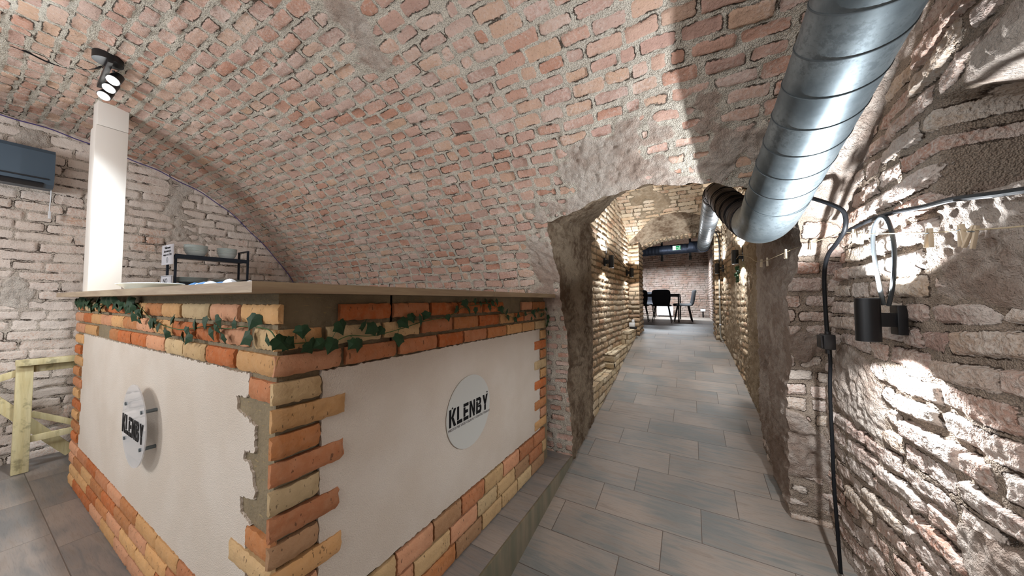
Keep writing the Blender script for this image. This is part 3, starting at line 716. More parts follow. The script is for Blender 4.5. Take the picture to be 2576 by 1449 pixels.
for z0, z1, a, c in ((.690, .750, -1.14, 'b'), (.615, .678, -1.245, 'w'), (.545, .605, -1.13, 'p'), (.472, .533, -1.24, 't')): row(fL, z0, z1, [(a, -.992, c)], .019)
for i in range(10):
    z1 = 1.172 - i * .0722; row(fL, z1 - .058, z1, [(-3.68, -3.52 if i % 2 else -3.44, 'totbrtotbo'[i])])
for r_ in range(4):
    u = -3.68 + [.0, -.11, .03, -.09][r_]; z1 = .455 - r_ * .0715
    while u < -1.0:
        w_ = random.uniform(.235, .27); e = min(u + w_, -.99); sd += 1
        if e - max(u, -3.68) > .05: slip(mb, fL, max(u, -3.68), e - .009, z1 - .063, z1, .018, random.choice('topbrtop'), sd)
        u += w_
mb.build('brick_facing', M_slip, counter)['label'] = 'brick slips on the short left face'
def ragged(pts, amp, step, seed):
    g = random.Random(seed); out = []
    for (a, b_), (c, d) in zip(pts, pts[1:] + pts[:1]):
        n = max(1, int(math.hypot(c - a, d - b_) / step))
        for i in range(n):
            t = i / n; out.append((a + (c - a) * t + g.uniform(-amp, amp), b_ + (d - b_) * t + g.uniform(-amp, amp)))
    return out
mb = MB(); mb.prism(ragged([(.578, .447), (2.19, .447), (2.19, 1.182), (.578, 1.182)], .0035, .012, 3), fR, -.006, .007)
mb.build('plaster_panel', M_panel, counter, smooth=False)
patch = [(-1.155, 1.18), (-1.155, 1.115), (-1.235, 1.10), (-1.222, 1.062), (-1.155, 1.05), (-1.112, 1.03), (-1.105, .96), (-1.17, .952), (-1.172, .925), (-1.135, .92), (-1.10, .85), (-1.105, .825), (-1.19, .812), (-1.183, .765), (-1.12, .752), (-1.145, .74), (-1.145, .455), (-3.47, .455), (-3.47, 1.18)]
mb = MB(); mb.prism(ragged(patch, .005, .008, 5), fL, -.006, .007)
mb.build('plaster_panel', M_panel, counter, smooth=False)
# worktop
wt = empty('worktop', (-2.2, .6, 1.418), 'oak-look L-shaped worktop lying on the brick bar counter', 'worktop')
b = MB(); b.prism([(-3.60, .355), (-.905, .355), (-1.40, .85), (-3.60, .85)], lambda x, y, z: (x, y, z), 1.4185, 1.4455); b.build('front_board', M_oak_x, wt, smooth=False)
b = MB(); b.prism([(-.905, .355), (-.905, 1.42), (-1.40, 1.42), (-1.40, .85)], lambda x, y, z: (x, y, z), 1.4185, 1.4455); b.build('side_board', M_oak_y, wt, smooth=False)
b = MB(); b.prism([(-.905, 1.422), (-.905, 2.30), (-1.40, 2.20), (-1.40, 1.422)], lambda x, y, z: (x, y, z), 1.4185, 1.4455); b.build('side_board', M_oak_y, wt, smooth=False)
# pillar on the counter
p_ = empty('boxed_pillar', (-3.575, .535, 1.4455), 'white boxed-in pillar rising from the left end of the counter to the vault', 'pillar')
b = MB(); b.box((-3.575, .535, 2.02), (.15, .145, 1.149), None, .003); b.build('lower_casing', M_white, p_)
b = MB(); b.box((-3.567, .538, 2.70), (.134, .139, .205), None, .003); b.build('upper_casing', M_white, p_)['label'] = 'cream upper casing'
# lettering on the discs
GL = {  # stencil capitals on a 0..1 grid, polygons
 'K': [[(0, 0), (.3, 0), (.3, 1), (0, 1)], [(.36, .56), (.72, 1), (1.05, 1), (.62, .5), (.36, .46)], [(.40, .44), (.72, 0), (1.08, 0), (.66, .5)]],
 'L': [[(0, .24), (.3, .24), (.3, 1), (0, 1)], [(0, 0), (.85, 0), (.85, .2), (0, .2)]],
 'E': [[(0, .82), (.85, .82), (.85, 1), (0, 1)], [(0, .24), (.3, .24), (.3, .78), (0, .78)], [(.34, .42), (.75, .42), (.75, .6), (.34, .6)], [(0, 0), (.85, 0), (.85, .2), (0, .2)]],
 'N': [[(0, 0), (.28, 0), (.28, .78), (0, .78)], [(0, .82), (0, 1), (.3, 1), (.98, 0), (.70, 0), (.3, .72)], [(.72, .45), (1, .1), (1, 1), (.72, 1)]],
 'B': [[(0, 0), (.28, 0), (.28, .78), (0, .78)], [(0, .82), (0, 1), (.7, 1), (.92, .86), (.92, .66), (.78, .54), (.34, .54), (.34, .62), (.62, .64), (.64, .8), (.3, .82)],
       [(.34, 0), (.8, 0), (1, .16), (1, .38), (.86, .5), (.34, .5), (.34, .40), (.68, .38), (.7, .22), (.34, .18)]],
 'Y': [[(0, 1), (.32, 1), (.52, .66), (.36, .40)], [(.72, 1), (1.04, 1), (.66, .38), (.40, .38)], [(.36, 0), (.66, 0), (.66, .36), (.36, .36)]]}
def word(fn, h, wl, gap, t0, t1, x0, z0):
    mb = MB(); x = x0
    for ch in 'KLENBY':
        for poly in GL[ch]: mb.prism([(x + a * wl, z0 + c * h) for a, c in poly], fn, t0, t1)
        x += wl * (0.85 if ch in 'LE' else 1.03) + gap
    return mb
def text_mesh(txt, size, parent, mat, mw):
    cu = bpy.data.curves.new('t', 'FONT'); cu.body = txt; cu.size = size; cu.align_x = 'CENTER'; cu.align_y = 'CENTER'; cu.extrude = 0.0006; cu.resolution_u = 3
    o = bpy.data.objects.new('t', cu); C.objects.link(o); bpy.context.view_layer.update()
    me = bpy.data.meshes.new_from_object(o.evaluated_get(bpy.context.evaluated_depsgraph_get()))
    bpy.data.objects.remove(o); me.transform(mw); me.materials.clear(); me.materials.append(mat)
    return link('small_print', me, parent)
# disc on the long face: (u = Y, z), centre 1.325, .84, radius .177
d1 = empty('round_sign', (-.985, 1.325, .84), 'round frosted disc lettered in bold black, flat on the long white panel near the passage', 'sign')
circ = lambda cx, cz, r, n=64: [(cx + r * math.cos(2 * PI * i / n), cz + r * math.sin(2 * PI * i / n)) for i in range(n)]
mb = MB(); mb.prism(circ(1.325, .840, .178), fR, .010, .014); mb.build('disc', M_frost, d1, smooth=False)
word(fR, .082, .046, .010, .0142, .0158, 1.163, .806).build('lettering', M_ink, d1, smooth=False)
text_mesh('MIESTO PRE VAŠU OSLAVU V CENTRE TRNAVY', .0165, d1, M_inkg, Matrix.Translation((-1.002 + .0146, 1.33, .792)) @ Matrix(((0, 0, 1), (1, 0, 0), (0, 1, 0))).to_4x4())
for u in (1.185, 1.475): mb = MB(); mb.prism(circ(u, .895 + (u - 1.325) * .02, .004, 12), fR, .014, .017); mb.build('screw', M_black, d1, smooth=False)
# disc on the short face: stands off on four studs
d2 = empty('round_sign', (-2.08, .40, .865), 'round clear acrylic disc on four metal studs, standing off the left white panel', 'sign')
mb = MB(); mb.prism(circ(-2.08, .866, .172), fL, .046, .050); mb.build('disc', M_acry, d2, smooth=False)
word(fL, .080, .044, .009, .0505, .0520, -2.235, .815).build('lettering', M_ink, d2, smooth=False)
for sx in (-1, 1):
    for sz in (-1, 1):
        b = MB(); x, z = -2.08 + sx * .115, .866 + sz * .075; b.cyl((x, .456, z), (x, .406, z), .0075, n=16); b.build('stud', M_galv, d2)
# ivy garland
LR = [(0.444,1.287),(0.469,1.279),(0.498,1.313),(0.524,1.266),(0.547,1.270),(0.581,1.265),(0.616,1.316),(0.656,1.257),(0.682,1.253),(0.696,1.314),(0.724,1.301),(0.766,1.291),(0.840,1.254),(0.868,1.314),(0.909,1.332),(0.982,1.337),(0.953,1.317),(1.123,1.322),(1.188,1.353),(1.242,1.385),(1.284,1.350),(1.327,1.349),(1.381,1.380),(1.429,1.395),(1.500,1.384),(1.543,1.390),(1.588,1.348),(1.672,1.296),(1.762,1.279),(1.789,1.304),(1.904,1.313),(1.982,1.275),(2.015,1.316),(2.100,1.328),(2.154,1.289),(2.249,1.332),(2.288,1.267),(2.268,1.205),(1.33,1.395),(1.46,1.36),(1.64,1.33),(2.05,1.29),(2.2,1.30),(2.27,1.15),(2.28,1.24)]
SR = [(0.434,1.288),(0.475,1.279),(0.518,1.276),(0.585,1.266),(0.652,1.284),(0.737,1.275),(0.854,1.288),(0.982,1.311),(1.109,1.322),(1.196,1.343),(1.259,1.366),(1.500,1.379),(1.635,1.322),(1.789,1.291),(2.100,1.320),(2.269,1.331),(2.288,1.267),(2.267,1.198)]
LL = [(-3.486,1.405),(-3.389,1.400),(-3.205,1.383),(-3.061,1.353),(-2.938,1.372),(-2.837,1.350),(-2.758,1.40),(-2.672,1.395),(-2.522,1.376),(-2.427,1.376),(-2.309,1.40),(-2.268,1.358),(-2.287,1.377),(-2.123,1.342),(-2.246,1.325),(-2.118,1.310),(-1.935,1.303),(-1.869,1.289),(-1.975,1.306),(-1.782,1.269),(-1.720,1.327),(-1.617,1.263),(-1.529,1.268),(-1.579,1.287),(-1.469,1.317),(-1.417,1.325),(-1.392,1.326),(-1.348,1.291),(-1.317,1.306),(-1.304,1.333),(-1.270,1.283),(-1.195,1.330),(-1.078,1.343),(-1.106,1.292),(-0.977,1.294),(-3.3,1.37),(-3.12,1.39),(-2.9,1.40),(-3.4,1.37),(-2.6,1.39)]
SLp = [(-3.487,1.402),(-2.988,1.372),(-2.583,1.386),(-2.290,1.387),(-2.156,1.360),(-2.004,1.318),(-1.821,1.295),(-1.641,1.291),(-1.433,1.311),(-1.272,1.311),(-1.147,1.323),(-1.012,1.320),(-0.962,1.295)]
LEAFP = [(0, -.40), (.16, -.46), (.40, -.40), (.44, -.18), (.60, .04), (.40, .16), (.22, .34), (.0, .66), (-.22, .34), (-.40, .16), (-.60, .04), (-.44, -.18), (-.40, -.40), (-.16, -.46)]
def leaf(mb, c, size, nrm, rot, g):
    n = Vector(nrm) + Vector((g.uniform(-.45, .45), g.uniform(-.45, .45), g.uniform(-.35, .45))); n.normalize()
    up = Vector((0, 0, -1)); x = up.cross(n).normalized(); y = n.cross(x)
    R_ = Matrix.Rotation(rot, 3, n); x = R_ @ x; y = R_ @ y
    vs = [Vector(c) + n * .004]; cc = (.4, .5, .4)
    for a, b_ in LEAFP: vs.append(Vector(c) + x * a * size + y * b_ * size - n * (abs(a) * .22 + b_ * b_ * .10) * size)
    k = len(LEAFP); top = [(0, i + 1, (i + 1) % k + 1) for i in range(k)]
    vb = [v - n * .0007 for v in vs]; bot = [(k + 1 + a, k + 1 + c_, k + 1 + b_) for a, b_, c_ in top]
    side = [(i + 1, k + 1 + i + 1, k + 1 + (i + 1) % k + 1, (i + 1) % k + 1) for i in range(k)]
    mb.add(vs + vb, top + bot + side)
g_ = random.Random(5)
garl = empty('ivy_garland', (-.97, .43, 1.30), 'green ivy garland draped along the top brick courses under the worktop', 'garland')
mb = MB()
for u, z in LR: leaf(mb, (-.966 + g_.uniform(0, .012), u, z), g_.uniform(.034, .05) * (0.85 if u > 1.1 else 1), (1, 0, 0), g_.uniform(-1.1, 1.1), g_)
for u, z in LL: leaf(mb, (u, .428 - g_.uniform(0, .012), z), g_.uniform(.034, .047) * (1.25 if u < -2.2 else 1), (0, -1, 0), g_.uniform(-1.1, 1.1), g_)
for u, z in LL[:14] + LL[35:]:
    leaf(mb, (u + g_.uniform(-.06, .06), .42, min(1.395, z + g_.uniform(-.02, .02))), .05, (0, -1, 0), g_.uniform(-1.5, 1.5), g_)
mb.build('leaves', M_leaf, garl, smooth=False)
mb = MB(); mb.tube(smooth_path([(u, .436, z) for u, z in SLp] + [(-.972, .45, 1.290)] + [(-.976, u, z) for u, z in SR[1:]]), .0016, 6)
for (u, z) in LR[::2]:
    j = min(SR, key=lambda q: abs(q[0] - u)); mb.tube([(-.975, j[0], j[1]), (-.972, (u + j[0]) / 2, (z + j[1]) / 2 + .006), (-.966, u, z)], .001, 5)
mb.build('stem', M_stem, garl)

# ------------------------------------------------------------------ things on and behind the counter
b = MB(); b.lathe([(.001, .004), (.13, .004), (.20, .045), (.245, .056), (.25, .052), (.205, .038), (.14, .0), (.001, .0)], (-3.0, .64, 1.4462), 40, 1.25, .55)
tag(b.build('serving_platter', M_ceramic), 'shallow white oval platter on the worktop beside the pillar', 'platter')
nu, nv = 60, 26; vs = []; th = .0035
def tow(u, v):
    x = -2.42 + .72 * u + .03 * math.sin(v * 7); y = .56 + .22 * v + .02 * math.sin(u * 9)
    f = abs(math.sin(u * 12.5 + 1.3 * math.sin(v * 4))) * .5 + abs(math.sin(u * 19 + v * 5 + 1)) * .3 + .2 * math.sin(v * 9 + u * 3) ** 2
    e = min(1, 6 * min(u, 1 - u)) * min(1, 5 * min(v, 1 - v)); return (x, y, 1.4468 + .006 + .044 * f * e)
vs = [tow(i / nu, j / nv) for i in range(nu + 1) for j in range(nv + 1)]; n1 = len(vs)
vs += [(a, c, d - th) for a, c, d in vs]; ix = lambda i, j: i * (nv + 1) + j
fs = [(ix(i, j), ix(i + 1, j), ix(i + 1, j + 1), ix(i, j + 1)) for i in range(nu) for j in range(nv)]
fs += [tuple(n1 + a for a in reversed(f)) for f in fs]
rim = [ix(i, 0) for i in range(nu)] + [ix(nu, j) for j in range(nv)] + [ix(i, nv) for i in range(nu, 0, -1)] + [ix(0, j) for j in range(nv, 0, -1)]
fs += [(a, n1 + a, n1 + c, c) for a, c in zip(rim, rim[1:] + rim[:1])]
b = MB(); b.add(vs, fs); tag(b.build('tea_towel', M_towel), 'crumpled blue and white tea towel on the worktop', 'towel')

# back shelf bench (behind the counter), rack with crockery
bench = empty('back_bench', (-4.05, 1.35, .17), 'low dark workbench behind the bar counter carrying the crockery rack', 'bench')
b = MB(); b.box((-4.05, 1.44, 1.30), (.62, 1.25, .03), None, .003); b.build('bench_top', M_oak_y, bench)
for x in (-4.32, -3.78):
    for y in (.86, 2.02): b = MB(); b.box((x, y, .7275), (.05, .05, 1.115), None, .003); b.build('leg', M_navy, bench)
rk = empty('crockery_rack', (-4.0, 1.23, 1.315), 'dark metal two-tier rack behind the counter holding white crockery', 'rack')
for x in (-3.9, -4.1):
    for y in (.972, 1.488):
        b = MB(); b.bar((x, y, 1.316), (x, y, 1.895 if y > 1 else 1.795), .016, .016, .001); b.build('post', M_navy, rk)
for z, nm in ((1.785, 'upper_shelf'), (1.545, 'lower_shelf')):
    b = MB(); b.box((-4.0, 1.23, z), (.216, .532, .014), None, .002)
    if z > 1.7: b.box((-3.893, 1.23, z), (.004, .532, .036))
    b.build(nm, M_navy, rk)
for z in (1.889, 1.60): b = MB(); b.bar((-3.9, 1.488, z), (-4.1, 1.488, z), .012, .012); b.build('end_rail', M_navy, rk)
bowlp = [(.001, .0), (.032, .0), (.036, .004), (.055, .016), (.073, .038), (.078, .056), (.085, .0585), (.0855, .0605), (.0845, .061), (.0765, .0585), (.071, .038), (.057, .012), (.038, -.002), (.001, -.002)]
first = {}
def stack(kind, prof, mat, x, y, z0, n, dz, sc, lab, grp):
    names = ['bottom', 'second', 'third', 'fourth', 'fifth', 'sixth', 'seventh']
    for i in range(n):
        if kind not in first:
            b = MB(); b.lathe(prof, (0, 0, 0), 36); o = b.build(kind, mat); first[kind] = o
        else: o = first[kind].copy(); C.objects.link(o)
        o.location = (x, y, z0 + i * dz); o.scale = (sc, sc, 1)
        pos_ = 'topmost' if i == n - 1 else names[i] + (' from the bottom' if i else '')
        tag(o, lab % pos_, kind, grp)
stack('bowl', bowlp, M_ceramic, -4.0, 1.128, 1.7945, 6, .0098, .97, 'white bowl in the left stack on the rack\'s upper shelf, %s', 'white bowls stacked on the rack')
stack('bowl', bowlp, M_ceramic, -4.0, 1.355, 1.7945, 6, .0098, .90, 'white bowl in the right stack on the rack\'s upper shelf, %s', 'white bowls stacked on the rack')
platep = [(.001, 0), (.07, 0), (.085, .006), (.123, .013), (.1235, .015), (.084, .009), (.069, .003), (.001, .003)]
stack('plate', platep, M_ceramic, -4.0, 1.105, 1.553, 6, .0075, .93, 'white plate in the left pile on the rack\'s lower shelf, %s', 'white plates piled on the rack')
stack('plate', platep, M_ceramic, -4.0, 1.368, 1.553, 5, .0075, .93, 'white plate in the right pile on the rack\'s lower shelf, %s', 'white plates piled on the rack')
def sign_board(name, label, y0, y1, x0, x1, z0, z1, lines, frame=None, ring=True):
    c = ((x0 + x1) / 2, (y0 + y1) / 2, (z0 + z1) / 2); e = empty(name, c, label, 'sign')
    d = Vector((x1 - x0, y1 - y0, 0)); L = d.length; d.normalize(); nrm = Vector((d.y, -d.x, 0))
    mw = Matrix((d, Vector((0, 0, 1)), nrm)).transposed().to_4x4(); mw.translation = Vector(c)
    b = MB(); b.box((0, 0, 0), (L, z1 - z0, .003)); o = b.build('board', M_paper, None, smooth=False); o.data.transform(mw); o.data.transform(Matrix.Translation(-Vector(c))); o.parent = e
    for t, s, yy, xx in lines:
        cu = bpy.data.curves.new('t', 'FONT'); cu.body = t; cu.size = s; cu.align_x = 'CENTER'; cu.extrude = .0005
        q = bpy.data.objects.new('t', cu); C.objects.link(q); bpy.context.view_layer.update()
        me = bpy.data.meshes.new_from_object(q.evaluated_get(bpy.context.evaluated_depsgraph_get())); bpy.data.objects.remove(q)
        me.transform(mw @ Matrix.Translation((xx, yy, .0022))); me.materials.clear(); me.materials.append(M_ink); link('lettering', me, e)
    b = MB()
    if ring:
        pts = [mw @ Vector((math.cos(a) * .017, -(z1 - z0) * .27 + math.sin(a) * .024, .002)) for a in np.linspace(0, 2 * PI, 25)]; b.tube(pts, .0012, 5)
        for k_ in (-.008, 0, .008): b.tube([mw @ Vector((-.008, -(z1 - z0) * .27 + k_, .002)), mw @ Vector((.008, -(z1 - z0) * .27 + k_, .002))], .001, 4)
        b.build('emblem', M_ink, e)
    if frame:
        hx, hz = L / 2 - .008, (z1 - z0) / 2 - .008
        b.tube([mw @ Vector(p) for p in ((-hx, -hz, .002), (-hx, hz, .002), (hx, hz, .002), (hx, -hz, .002))], .0014, 5); b.build('border', M_ink, e)
    return e
sign_board('notice', 'white notice with lines of script above a round emblem, hung on the rack\'s left end', .940, .948, -4.12, -3.86, 1.71, 1.885,
           [('Nalievanie', .032, .052, 0), ('alkoholických', .029, .022, 0), ('nápojov do 23:00', .026, -.008, 0)])
sign_board('notice', 'small white black-bordered notice reading NO, low on the rack\'s left end', .938, .946, -4.12, -3.86, 1.50, 1.615, [('NO', .062, -.012, -.02)], True, False)

# air conditioner on the left wall
ac = empty('air_conditioner', (-4.38, .02, 2.27), 'slate-coloured wall air conditioner high on the left end wall', 'air conditioner')
AP = [(-4.47, 2.27), (-4.33, 2.262), (-4.285, 2.285), (-4.272, 2.33), (-4.268, 2.52), (-4.285, 2.548), (-4.33, 2.556), (-4.47, 2.556)]
b = MB(); n_ = len(AP)
b.add([(x, y, z) for y in (-.40, .385) for x, z in AP], [tuple(range(n_)), tuple(range(2 * n_ - 1, n_ - 1, -1))] + [(i, (i + 1) % n_, (i + 1) % n_ + n_, i + n_) for i in range(n_)])
b.build('housing', M_ac, ac, angle=25)
b = MB(); b.box((-4.272, -.01, 2.322), (.012, .74, .010)); b.build('air_slot', M_acd, ac)
b = MB(); b.box((-4.300, -.01, 2.276), (.052, .70, .014), Matrix.Rotation(-.45, 3, 'Y'), .003); b.build('louvre', M_acd, ac)
b = MB(); b.tube(smooth_path([(-4.42, .365, 2.275), (-4.40, .378, 2.31), (-4.40, .384, 2.28), (-4.42, .386, 2.20), (-4.425, .384, 2.13), (-4.425, .386, 2.05)]), .0035, 8)
b.box((-4.425, .385, 2.075), (.012, .014, .06), None, .003)
tag(b.build('dangling_lead', M_plastic), 'short white lead with a plug dangling below the air conditioner', 'cable')

# wooden trestle
tr = empty('trestle', (-4.2, .6, .17), 'pale weathered timber trestle leaning by the left wall, with crossed braces', 'trestle')
def tbar(nm, a, c, w_, t_, up=(1, 0, 0)):
    b = MB(); b.bar(a, c, w_, t_, .003, up); o = b.build(nm, M_trestle, tr)
tbar('leg', (-4.18, .300, .172), (-4.20, .300, .925), .070, .045)
tbar('leg', (-4.18, .72, .172), (-4.20, .72, .925), .058, .045)
tbar('top_rail', (-4.19, .262, .950), (-4.19, .775, .950), .040, .085)
tbar('apron', (-4.215, .325, .900), (-4.215, .70, .900), .052, .024)
tbar('lower_rail', (-4.195, .330, .395), (-4.195, .70, .400), .045, .024)
tbar('brace', (-4.262, -.02, 1.00), (-4.262, .525, .215), .066, .022)
tbar('brace', (-4.242, .285, .880), (-4.30, -.05, .74), .045, .024)
tbar('brace', (-4.285, .74, .30), (-4.285, .34, .56), .04, .022)

# ceiling lamp with three spots, over the left of the counter
cl = empty('ceiling_spotlight', (-2.86, .41, 2.79), 'black ceiling fitting with three glowing spot heads above the pillar', 'ceiling light')
b = MB(); b.cyl((-2.86, .41, 2.80), (-2.86, .41, 2.745), .058, n=32); b.build('ceiling_rose', M_black, cl)
b = MB(); b.bar((-2.80, .41, 2.735), (-3.20, .43, 2.735), .022, .022, .003); b.build('bar', M_black, cl)
for i, (x, y, z) in enumerate([(-2.895, .435, 2.67), (-3.025, .441, 2.67), (-3.165, .443, 2.67)]):
    d = Vector((.35, -.45, -.85)).normalized(); p = Vector((x, y, z))
    b = MB(); b.cyl(p - d * .055, p, .024, .031, 24); b.cyl((x, y, 2.73), p - d * .03, .006, n=8); h = b.build('spot_head', M_black, cl)
    b = MB(); b.cyl(p + d * .001, p + d * .004, .026, n=24); lens = b.build('lens', M_led, None, smooth=False); lens.parent = h; lens.location = -cl.location
    spot('ceiling_spot_light', p + d * .02, p + d, 55, 165, .6, .03, (.84, .93, 1.0))
b = MB(); b.tube(smooth_path([(-3.236, .02, 2.80), (-3.23, .17, 2.795), (-3.25, .249, 2.79), (-3.20, .33, 2.785), (-3.05, .40, 2.78), (-2.90, .41, 2.785)]), .005, 8)
tag(b.build('lamp_cable', M_cable), 'thin black cable crossing the vault to the three-spot ceiling fitting', 'cable')
b = MB(); pts = []
for yy in np.arange(.0, 2.26, .05):
    vv = _pl[:_up + 1]; z = np.interp(-yy, -_pp[:_up + 1, 0], _pp[:_up + 1, 1]); pts.append((-4.452, yy - .012, z - .028 + .006 * math.sin(yy * 21)))
b.tube(pts, .0045, 8)
tag(b.build('violet_cable', M_purple), 'thin violet cable following the arc where the vault meets the left wall', 'cable')

# ------------------------------------------------------------------ wall lamps
GRPL = 'black cylinder wall lamps'
def wall_lamp(loc, side, label, power=1.0, spill=1.0, wallgap=.082, down=1.0):
    """loc = cylinder centre, side = +1 wall towards +X, -1 towards -X"""
    x, y, z = loc; e = empty('wall_lamp', loc, label, 'wall lamp', GRPL)
    r, h = .033, .0775
    b = MB(); b.lathe([(r, -h), (r, h), (r - .003, h + .001), (r - .004, h - .012), (.001, h - .013), (.001, -h + .013), (r - .004, -h + .012), (r - .003, -h - .001), (r, -h)], loc, 36)
    body = b.build('lamp_body', M_black, e, angle=40)
    b = MB(); b.box((x + side * wallgap, y + .012, z), (.026, .052, .104), None, .004); b.build('wall_bracket', M_black, e)
    b = MB(); b.box((x + side * (wallgap / 2 + .01), y + .006, z), (wallgap - .03, .022, .05), None, .002); b.build('arm', M_black, e)
    for s in (1, -1):
        b = MB(); b.cyl((x, y, z + s * (h - .012)), (x, y, z + s * (h - .009)), r - .005, n=24); b.build('lens', M_ledw, e, smooth=False)
        p = (x, y, z + s * (h - .004))
        spot('wall_lamp_beam', p, (x + side * .05, y, z + s * 1.0), 12 * power, 52, .7, .012, (.90, .95, 1))
        spot('wall_lamp_spill', p, (x - side * .28, y, z + s * 1.0), 60 * power * spill * (1 if s > 0 else down), 150, .2, .012, (.90, .95, 1))
    return e
wall_lamp((.555, 1.640, 1.330), 1, 'black cylinder wall lamp on the rough right wall, nearest and largest', .75, 2.2, down=.45)
wall_lamp((.438, 4.35, 1.885), 1, 'black cylinder wall lamp on the passage\'s right wall, just below the big duct\'s end', 1.5, .9, down=.4)
wall_lamp((.352, 5.75, 1.880), 1, 'black cylinder wall lamp on the passage\'s right wall, beside the far arch', 1.0, .6, .075, .4)
wall_lamp((-.872, 4.10, 1.885), -1, 'black cylinder wall lamp on the passage\'s left wall, nearer of the two there', 1.1, .8, down=.4)
wall_lamp((-.880, 5.72, 1.870), -1, 'black cylinder wall lamp on the passage\'s left wall, beside the far arch', 1.0, .6, .075, .4)

# ------------------------------------------------------------------ ventilation ducts
dm = empty('ventilation_duct', (.40, 1.2, 2.14), 'big galvanised round duct running down from the vault towards the passage', 'duct')
Mp = Vector((.345, 1.78, 1.88)); ax = Vector((.083, -.909, .408)).normalized(); Rd = .117
far_ = Mp + ax * 1.85
b = MB(); b.tube([far_, Mp - ax * .05], [Rd, Rd], 64); b.build('straight_section', M_galv, dm, angle=60)
xv = ax.orthogonal().normalized(); yv = ax.cross(xv)
t = -.02; pts = []
L_, pitch_ = 1.82, .112
N_ = int(L_ / pitch_ * 48)
for i in range(N_ + 1):
    a = 2 * PI * i / 48; s_ = -.04 + pitch_ * i / 48
    pts.append(Mp + ax * s_ + (xv * math.cos(a) + yv * math.sin(a)) * (Rd + .0005))
b = MB(); b.tube(pts, .0022, 6); b.build('spiral_seam', M_seam, dm)
el = [Mp - ax * .03, Mp - ax * .10, Vector((.338, 1.955, 1.822)), Vector((.333, 2.05, 1.812)), Vector((.327, 2.14, 1.822)), Vector((.322, 2.22, 1.845))]
pe = smooth_path(el, 6)
b = MB(); b.tube(pe, [Rd + .002 - .006 * i / len(pe) for i in range(len(pe))], 56); b.build('elbow', M_galv, dm, angle=60)['label'] = 'smooth elbow at the duct\'s low end'
fx = empty('flexible_duct', (.28, 2.7, 2.1), 'ribbed grey flexible duct joining the big duct to the passage duct', 'duct')
pf = smooth_path([(.323, 2.19, 1.835), (.316, 2.36, 1.885), (.305, 2.58, 1.965), (.288, 2.82, 2.065), (.265, 3.05, 2.175), (.242, 3.28, 2.30), (.228, 3.42, 2.375), (.218, 3.56, 2.41), (.214, 3.68, 2.415)], 30)
rr = [.104 - .010 * min(1, i / (len(pf) * .8)) + .0060 * math.cos(2 * PI * i / 6.0) for i in range(len(pf))]
M_flexd = simple('flex_hose_grey', (104, 94, 90), 0.55, 0.5, 0.15, 30)
b = MB(); b.tube(pf, rr, 48); b.build('hose', M_flexd, fx, angle=80)
b = MB(); hp = []; al = 0; x_ = (pf[1] - pf[0]).orthogonal().normalized()
for i in range((len(pf) - 1) * 8):
    q = i / 8; i0 = int(q); c_ = pf[i0].lerp(pf[i0 + 1], q - i0); t_ = (pf[i0 + 1] - pf[i0]).normalized(); x_ = (x_ - t_ * x_.dot(t_)).normalized()
    al += 2 * PI / 40 * (pf[i0 + 1] - pf[i0]).length / 8 / (.042 / 40); hp.append(c_ + (x_ * math.cos(al) + t_.cross(x_) * math.sin(al)) * (rr[i0] + .002))
b.tube(hp, .0028, 6); b.build('wire_coil', M_black, fx)
for k_ in (34, len(pf) - 14):
    b = MB(); c_ = pf[k_]; d = (pf[k_ + 1] - pf[k_ - 1]).normalized(); b.tube([c_ - d * .006, c_ + d * .006], [rr[k_] + .007] * 2, 48); b.build('clamp_band', M_black, fx)
dp = empty('passage_duct', (.22, 4.8, 2.36), 'bright aluminium spiral duct running along the passage under its vault', 'duct')
a_, b2 = Vector((.214, 3.66, 2.415)), Vector((.205, 6.72, 2.375)); n_ = 640
b = MB(); b.tube([a_.lerp(b2, i / n_) for i in range(n_ + 1)], [.097 + .0030 * math.cos(2 * PI * i / 8) for i in range(n_ + 1)], 40); b.build('straight_section', M_flex, dp, angle=80)
b = MB(); dv_ = (b2 - a_).normalized(); x_ = dv_.orthogonal().normalized(); y_ = dv_.cross(x_)
b.tube([a_ + dv_ * (3.05 * i / 1500) + (x_ * math.cos(2 * PI * i / 24) + y_ * math.sin(2 * PI * i / 24)) * .0985 for i in range(1501)], .0018, 5); b.build('spiral_seam', M_seam, dp)
pe = smooth_path([b2 + Vector((.001, -.06, 0)), b2 + Vector((-.0, .02, 0)), b2 + Vector((-.03, .12, .01)), b2 + Vector((-.12, .19, .03)), b2 + Vector((-.22, .21, .04))], 8)
b = MB(); b.tube(pe, .106, 40); b.build('elbow', M_blue, dp)
df = empty('far_room_duct', (-.8, 7.0, 2.42), 'dark blue-black ribbed duct crossing the far room beyond the arch', 'duct')
n_ = 300; a_, b2 = Vector((-.02, 7.01, 2.40)), Vector((-3.2, 7.35, 2.42))
b = MB(); b.tube([a_.lerp(b2, i / n_) for i in range(n_ + 1)], [.094 + .002 * math.cos(2 * PI * i / 6) for i in range(n_ + 1)], 40); b.build('straight_section', M_blue, df, angle=80)
for x, lab in ((-.507, 'black steel strap behind the far duct, left one hanging below it'), (-.005, 'black steel strap behind the far duct, right one near its elbow')):
    b = MB(); b.box((x, 7.14, 2.72), (.04, .01, 1.06), None, .002); b.box((x, 7.14, 2.23), (.05, .03, .08), None, .003)
    tag(b.build('duct_strap', M_black), lab, 'bracket')
ex = empty('exit_sign', (-.232, 6.892, 2.40), 'small green emergency exit sign on the far duct', 'sign')
b = MB(); b.box((-.232, 6.893, 2.408), (.135, .006, .082), None, .001); b.build('sign_plate', M_exitw, ex)
b = MB(); b.box((-.205, 6.889, 2.408), (.078, .003, .070)); b.build('green_field', M_green, ex)
b = MB(); f_ = lambda x, z, d: (-.205 + x, 6.8868 - d, 2.408 + z)
